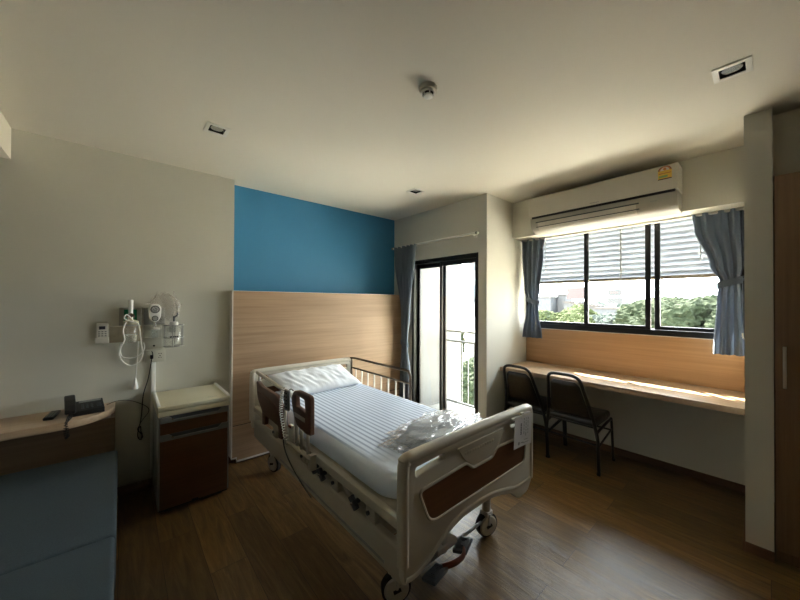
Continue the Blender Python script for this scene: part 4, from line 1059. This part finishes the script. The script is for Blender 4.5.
while k < 3.17:
    part('baluster', G().cyl((3.622, k, .05), (3.622, k, .886), .0075, seg=8), 'rail_paint', t); k += .105
for k in (YD+.17, 2.6, 3.18): part('post', G().box(3.607, 3.637, k-.014, k+.014, -.028, 1.026, .003), 'rail_paint', t)
t = thing('drying_bar', 'thin metal bar bracket high on the balcony wall beyond the door', 'bar', (3.7, 3.0, 2.0))
part('bar', G().tube([(3.62, 3.195, 2.06), (3.62, 2.90, 2.03), (3.64, 2.3, 2.045)], .008, 8, 4), 'mid_grey', t)
part('bracket', G().box(3.60, 3.64, 3.16, 3.20, 2.0, 2.07), 'mid_grey', t)

# ------------------------------------------------------------------ outside: ground, trees, town
GZ = -10.
struct('ground', G().box(4.5, 900, -600, 800, GZ-1, GZ), 'ground')
def crown_mesh(R, hz, seed, sub=5):
    bm = bmesh.new(); bmesh.ops.create_icosphere(bm, subdivisions=sub, radius=1.)
    for v in bm.verts:
        p = v.co.copy(); s_ = Vector((seed*7.3, seed*1.7, 0))
        d = 1+.30*noise.noise(p*1.6+s_)+.20*abs(noise.noise(p*4+s_))+.12*noise.noise(p*9+s_)+.09*noise.noise(p*20+s_)
        v.co = Vector((p.x*R*d, p.y*R*d, p.z*hz*d))
    return bm
tree_protos = []
def tree(x, y, top, R, mat, seed, label, proto=None, group='trees outside the window'):
    t = thing('tree', label, 'tree', (x, y, GZ), group)
    hz = R*.8; cz = top-hz*1.08
    g = G(); g.bm_add(crown_mesh(R, hz, seed, 5 if x < 70 else 4), Matrix.Translation((x, y, cz)))
    part('crown', g, mat, t, smooth=False)
    part('trunk', G().tube([(x, y, GZ), (x+.2, y+.1, (GZ+cz)/2), (x, y, cz)], [.35, .28, .2], 8), 'bark', t)
rt = random.Random(11)
names = ['tall dark green tree seen through the right pane', 'tall dark tree at the left of the right pane', 'tall bushy tree in the middle of the right pane', 'dark tree beside the tied right curtain', 'broad dark tree behind the right pane group', 'dark tree partly hidden by the right curtain']
for i, (x, yy, top, R) in enumerate([(40, 8.1, 1.6, 2.7), (36, 5.2, 1.9, 3.0), (42, 3.2, 2.1, 3.4), (35, .6, 1.7, 3.2), (50, 7.5, 2.3, 4.0), (33, -3.0, 2.0, 3.3)]):
    tree(x, yy, top, R, 'leaf1', i+1.3, names[i])
names = ['low sunlit tree at the bottom left of the right pane', 'low sunlit tree at the bottom of the right pane', 'low bright bush tree by the right curtain']
for i, (x, yy, top, R) in enumerate([(24, 3.9, -.35, 1.5), (25, 2.4, -.55, 1.5), (24, 5.1, -.6, 1.4)]):
    tree(x, yy, top, R, 'leaf2', i+21.3, names[i])
names = ['yellow-green tree at the far left of the window', 'yellow-green tree under the red billboard', 'round yellow-green tree left of the mullion', 'pale yellow-green tree behind the left curtain', 'taller yellow-green tree just left of the thin mullion']
for i, (x, yy, top, R) in enumerate([(50, 23.5, .2, 2.6), (52, 20.6, .5, 2.6), (46, 17.2, .1, 2.2), (55, 28, .6, 3.0), (60, 22.0, 1.0, 2.6)]):
    tree(x, yy, top, R, 'leaf2', i+31.3, names[i])
names = ['hazy blue-green tree under the blue billboard', 'hazy tree right of the thin mullion', 'hazy tree at the middle of the left pane', 'hazy tree near the meeting stile', 'small hazy tree low in the left pane', 'hazy tree beyond the meeting stile']
for i, (x, yy, top, R) in enumerate([(58, 15.9, -.1, 2.6), (52, 16.4, -.4, 2.0), (50, 13.6, -.3, 2.3), (46, 10.7, .9, 2.5), (40, 12.6, -1.2, 1.8), (56, 11.5, 1.2, 2.8)]):
    tree(x, yy, top, R, 'leaf3', i+41.3, names[i])
for i, (x, yy, top, R) in enumerate([(22, 20.5, -2.5, 2.4), (16, 12.0, -2.0, 2.0), (26, 23, -1, 2.2)]):
    tree(x, yy, top, R, 'leaf1', i+51.3, ['tree seen through the balcony railing, lower down', 'nearest tree seen between the balcony bars', 'farther tree seen through the balcony railing'][i])
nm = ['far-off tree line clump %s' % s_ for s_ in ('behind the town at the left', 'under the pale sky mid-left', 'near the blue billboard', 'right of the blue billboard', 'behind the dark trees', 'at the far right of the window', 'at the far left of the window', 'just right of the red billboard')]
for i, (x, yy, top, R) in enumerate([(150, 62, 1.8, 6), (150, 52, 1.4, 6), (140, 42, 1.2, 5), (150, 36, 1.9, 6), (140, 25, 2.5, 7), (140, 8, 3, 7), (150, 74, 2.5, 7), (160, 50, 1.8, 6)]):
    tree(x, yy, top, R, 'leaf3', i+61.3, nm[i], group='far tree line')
def building(x, yy, w, d, z1, mat, label, nw, nh):
    t = thing('building', label, 'building', (x, yy, GZ), 'pale buildings on the horizon')
    part('walls', G().box(x, x+d, yy-w/2, yy+w/2, GZ, z1), mat, t, smooth=False)
    part('roof', G().box(x-.4, x+d+.4, yy-w/2-.4, yy+w/2+.4, z1, z1+.5), 'roof', t, smooth=False)
    for i in range(nw):
        for j in range(nh):
            yc = yy-w/2+(i+.5)*w/nw; zc = z1-1.6-j*2.6
            part('window', G().box(x-.06, x+.02, yc-w/nw*.3, yc+w/nw*.3, zc-.7, zc+.7), 'town_win', t, smooth=False)
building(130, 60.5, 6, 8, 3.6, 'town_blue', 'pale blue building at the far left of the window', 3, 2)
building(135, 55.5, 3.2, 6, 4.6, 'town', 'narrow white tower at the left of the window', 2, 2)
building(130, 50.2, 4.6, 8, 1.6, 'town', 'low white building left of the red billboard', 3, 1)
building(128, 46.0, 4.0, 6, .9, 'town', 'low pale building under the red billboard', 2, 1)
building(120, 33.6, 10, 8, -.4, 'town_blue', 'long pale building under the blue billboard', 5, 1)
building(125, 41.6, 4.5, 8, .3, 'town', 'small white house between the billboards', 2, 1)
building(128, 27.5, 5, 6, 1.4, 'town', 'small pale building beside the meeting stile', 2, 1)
building(22, 16.0, 1.15, 4, 9, 'ext_wall', 'white neighbouring tower seen through the balcony door', 1, 3)
def billboard(x, y0, y1, z0, z1, mat, label, rows, second=None):
    t = thing('billboard', label, 'billboard', (x, (y0+y1)/2, GZ), 'billboards on the horizon')
    p_ = part('panel', G().box(x, x+.4, y0, y1, z0, z1), mat, t, smooth=False)
    g = G(); rr = random.Random(int(x+z0*10))
    for r_ in rows:
        zz = z0+(z1-z0)*r_; a_ = y1-.6
        while a_ > y0+.8:
            L_ = rr.uniform(.3, .8); g.box(x-.08, x, a_-L_, a_, zz-.28, zz+.28); a_ -= L_+.25
    part('lettering', g, 'bill_white', p_, smooth=False)
    part('post', G().cyl((x+.3, (y0+y1)/2, GZ), (x+.3, (y0+y1)/2, z0), .3, seg=8), 'mid_grey', t)
    return t
billboard(120, 41.6, 47.4, 2.8, 6.9, 'red', 'red billboard on a post, above the trees at the left of the window', (.75, .3))
bb_ = billboard(120, 30.9, 34.6, 3.9, 5.9, 'bill_blue', 'blue-grey billboard stacked in two panels, right of the thin mullion', (.5,))
part('lower_panel', G().box(120, 120.4, 30.7, 34.8, 1.3, 3.3), 'bill_blue', bb_, smooth=False)

# ------------------------------------------------------------------ light
world = bpy.data.worlds.new('sky'); scn.world = world; world.use_nodes = True
bgn = world.node_tree.nodes['Background']
bgn.inputs[0].default_value = (.90, .95, 1.0, 1); bgn.inputs[1].default_value = 6.3
sun = bpy.data.lights.new('sun', 'SUN'); sun.energy = 22.; sun.angle = math.radians(.6); sun.color = (1., .93, .80)
so = bpy.data.objects.new('sun', sun); COL.objects.link(so); so.location = (8, 8, 12)
so.rotation_euler = Vector((-.54, -.75, -1.0)).to_track_quat('-Z', 'Y').to_euler()
def portal(name, loc, sx, sy, rot):
    l = bpy.data.lights.new(name, 'AREA'); l.shape = 'RECTANGLE'; l.size = sx; l.size_y = sy; l.cycles.is_portal = True
    o = bpy.data.objects.new(name, l); COL.objects.link(o); o.location = loc; o.rotation_euler = rot; return o
portal('window_portal', (3.80, .99, 1.79), 1.30, 1.80, (0, PI/2, 0))
portal('door_portal', (2.92, 2.485, .99), 1.98, 1.0, (0, PI/2, 0))

# ------------------------------------------------------------------ camera
f_, yaw, pit, rol = 321.35, .7151, .0075, -.004
fw = Vector((math.sin(yaw)*math.cos(pit), math.cos(yaw)*math.cos(pit), math.sin(pit)))
r_ = Vector((math.cos(yaw), -math.sin(yaw), 0)); d_ = -r_.cross(fw)
r2 = r_*math.cos(rol)+d_*math.sin(rol); d2 = -r_*math.sin(rol)+d_*math.cos(rol)
cam = bpy.data.cameras.new('camera'); co_ = bpy.data.objects.new('camera', cam); COL.objects.link(co_)
cam.sensor_width = 36; cam.lens = f_*36/800; cam.clip_start = .02; cam.clip_end = 2000
m = Matrix((( r2.x, -d2.x, -fw.x, 0), (r2.y, -d2.y, -fw.y, 0), (r2.z, -d2.z, -fw.z, 1.45), (0, 0, 0, 1)))
co_.matrix_world = m
scn.camera = co_
scn.view_settings.view_transform = 'Standard'; scn.view_settings.look = 'None'; scn.view_settings.gamma = 1
scn.view_settings.exposure = 2.25; scn.view_settings.use_curve_mapping = False
scn.cycles.max_bounces = 14; scn.cycles.diffuse_bounces = 10; scn.cycles.transparent_max_bounces = 16
scn.cycles.use_denoising = True; scn.cycles.sample_clamp_indirect = 8
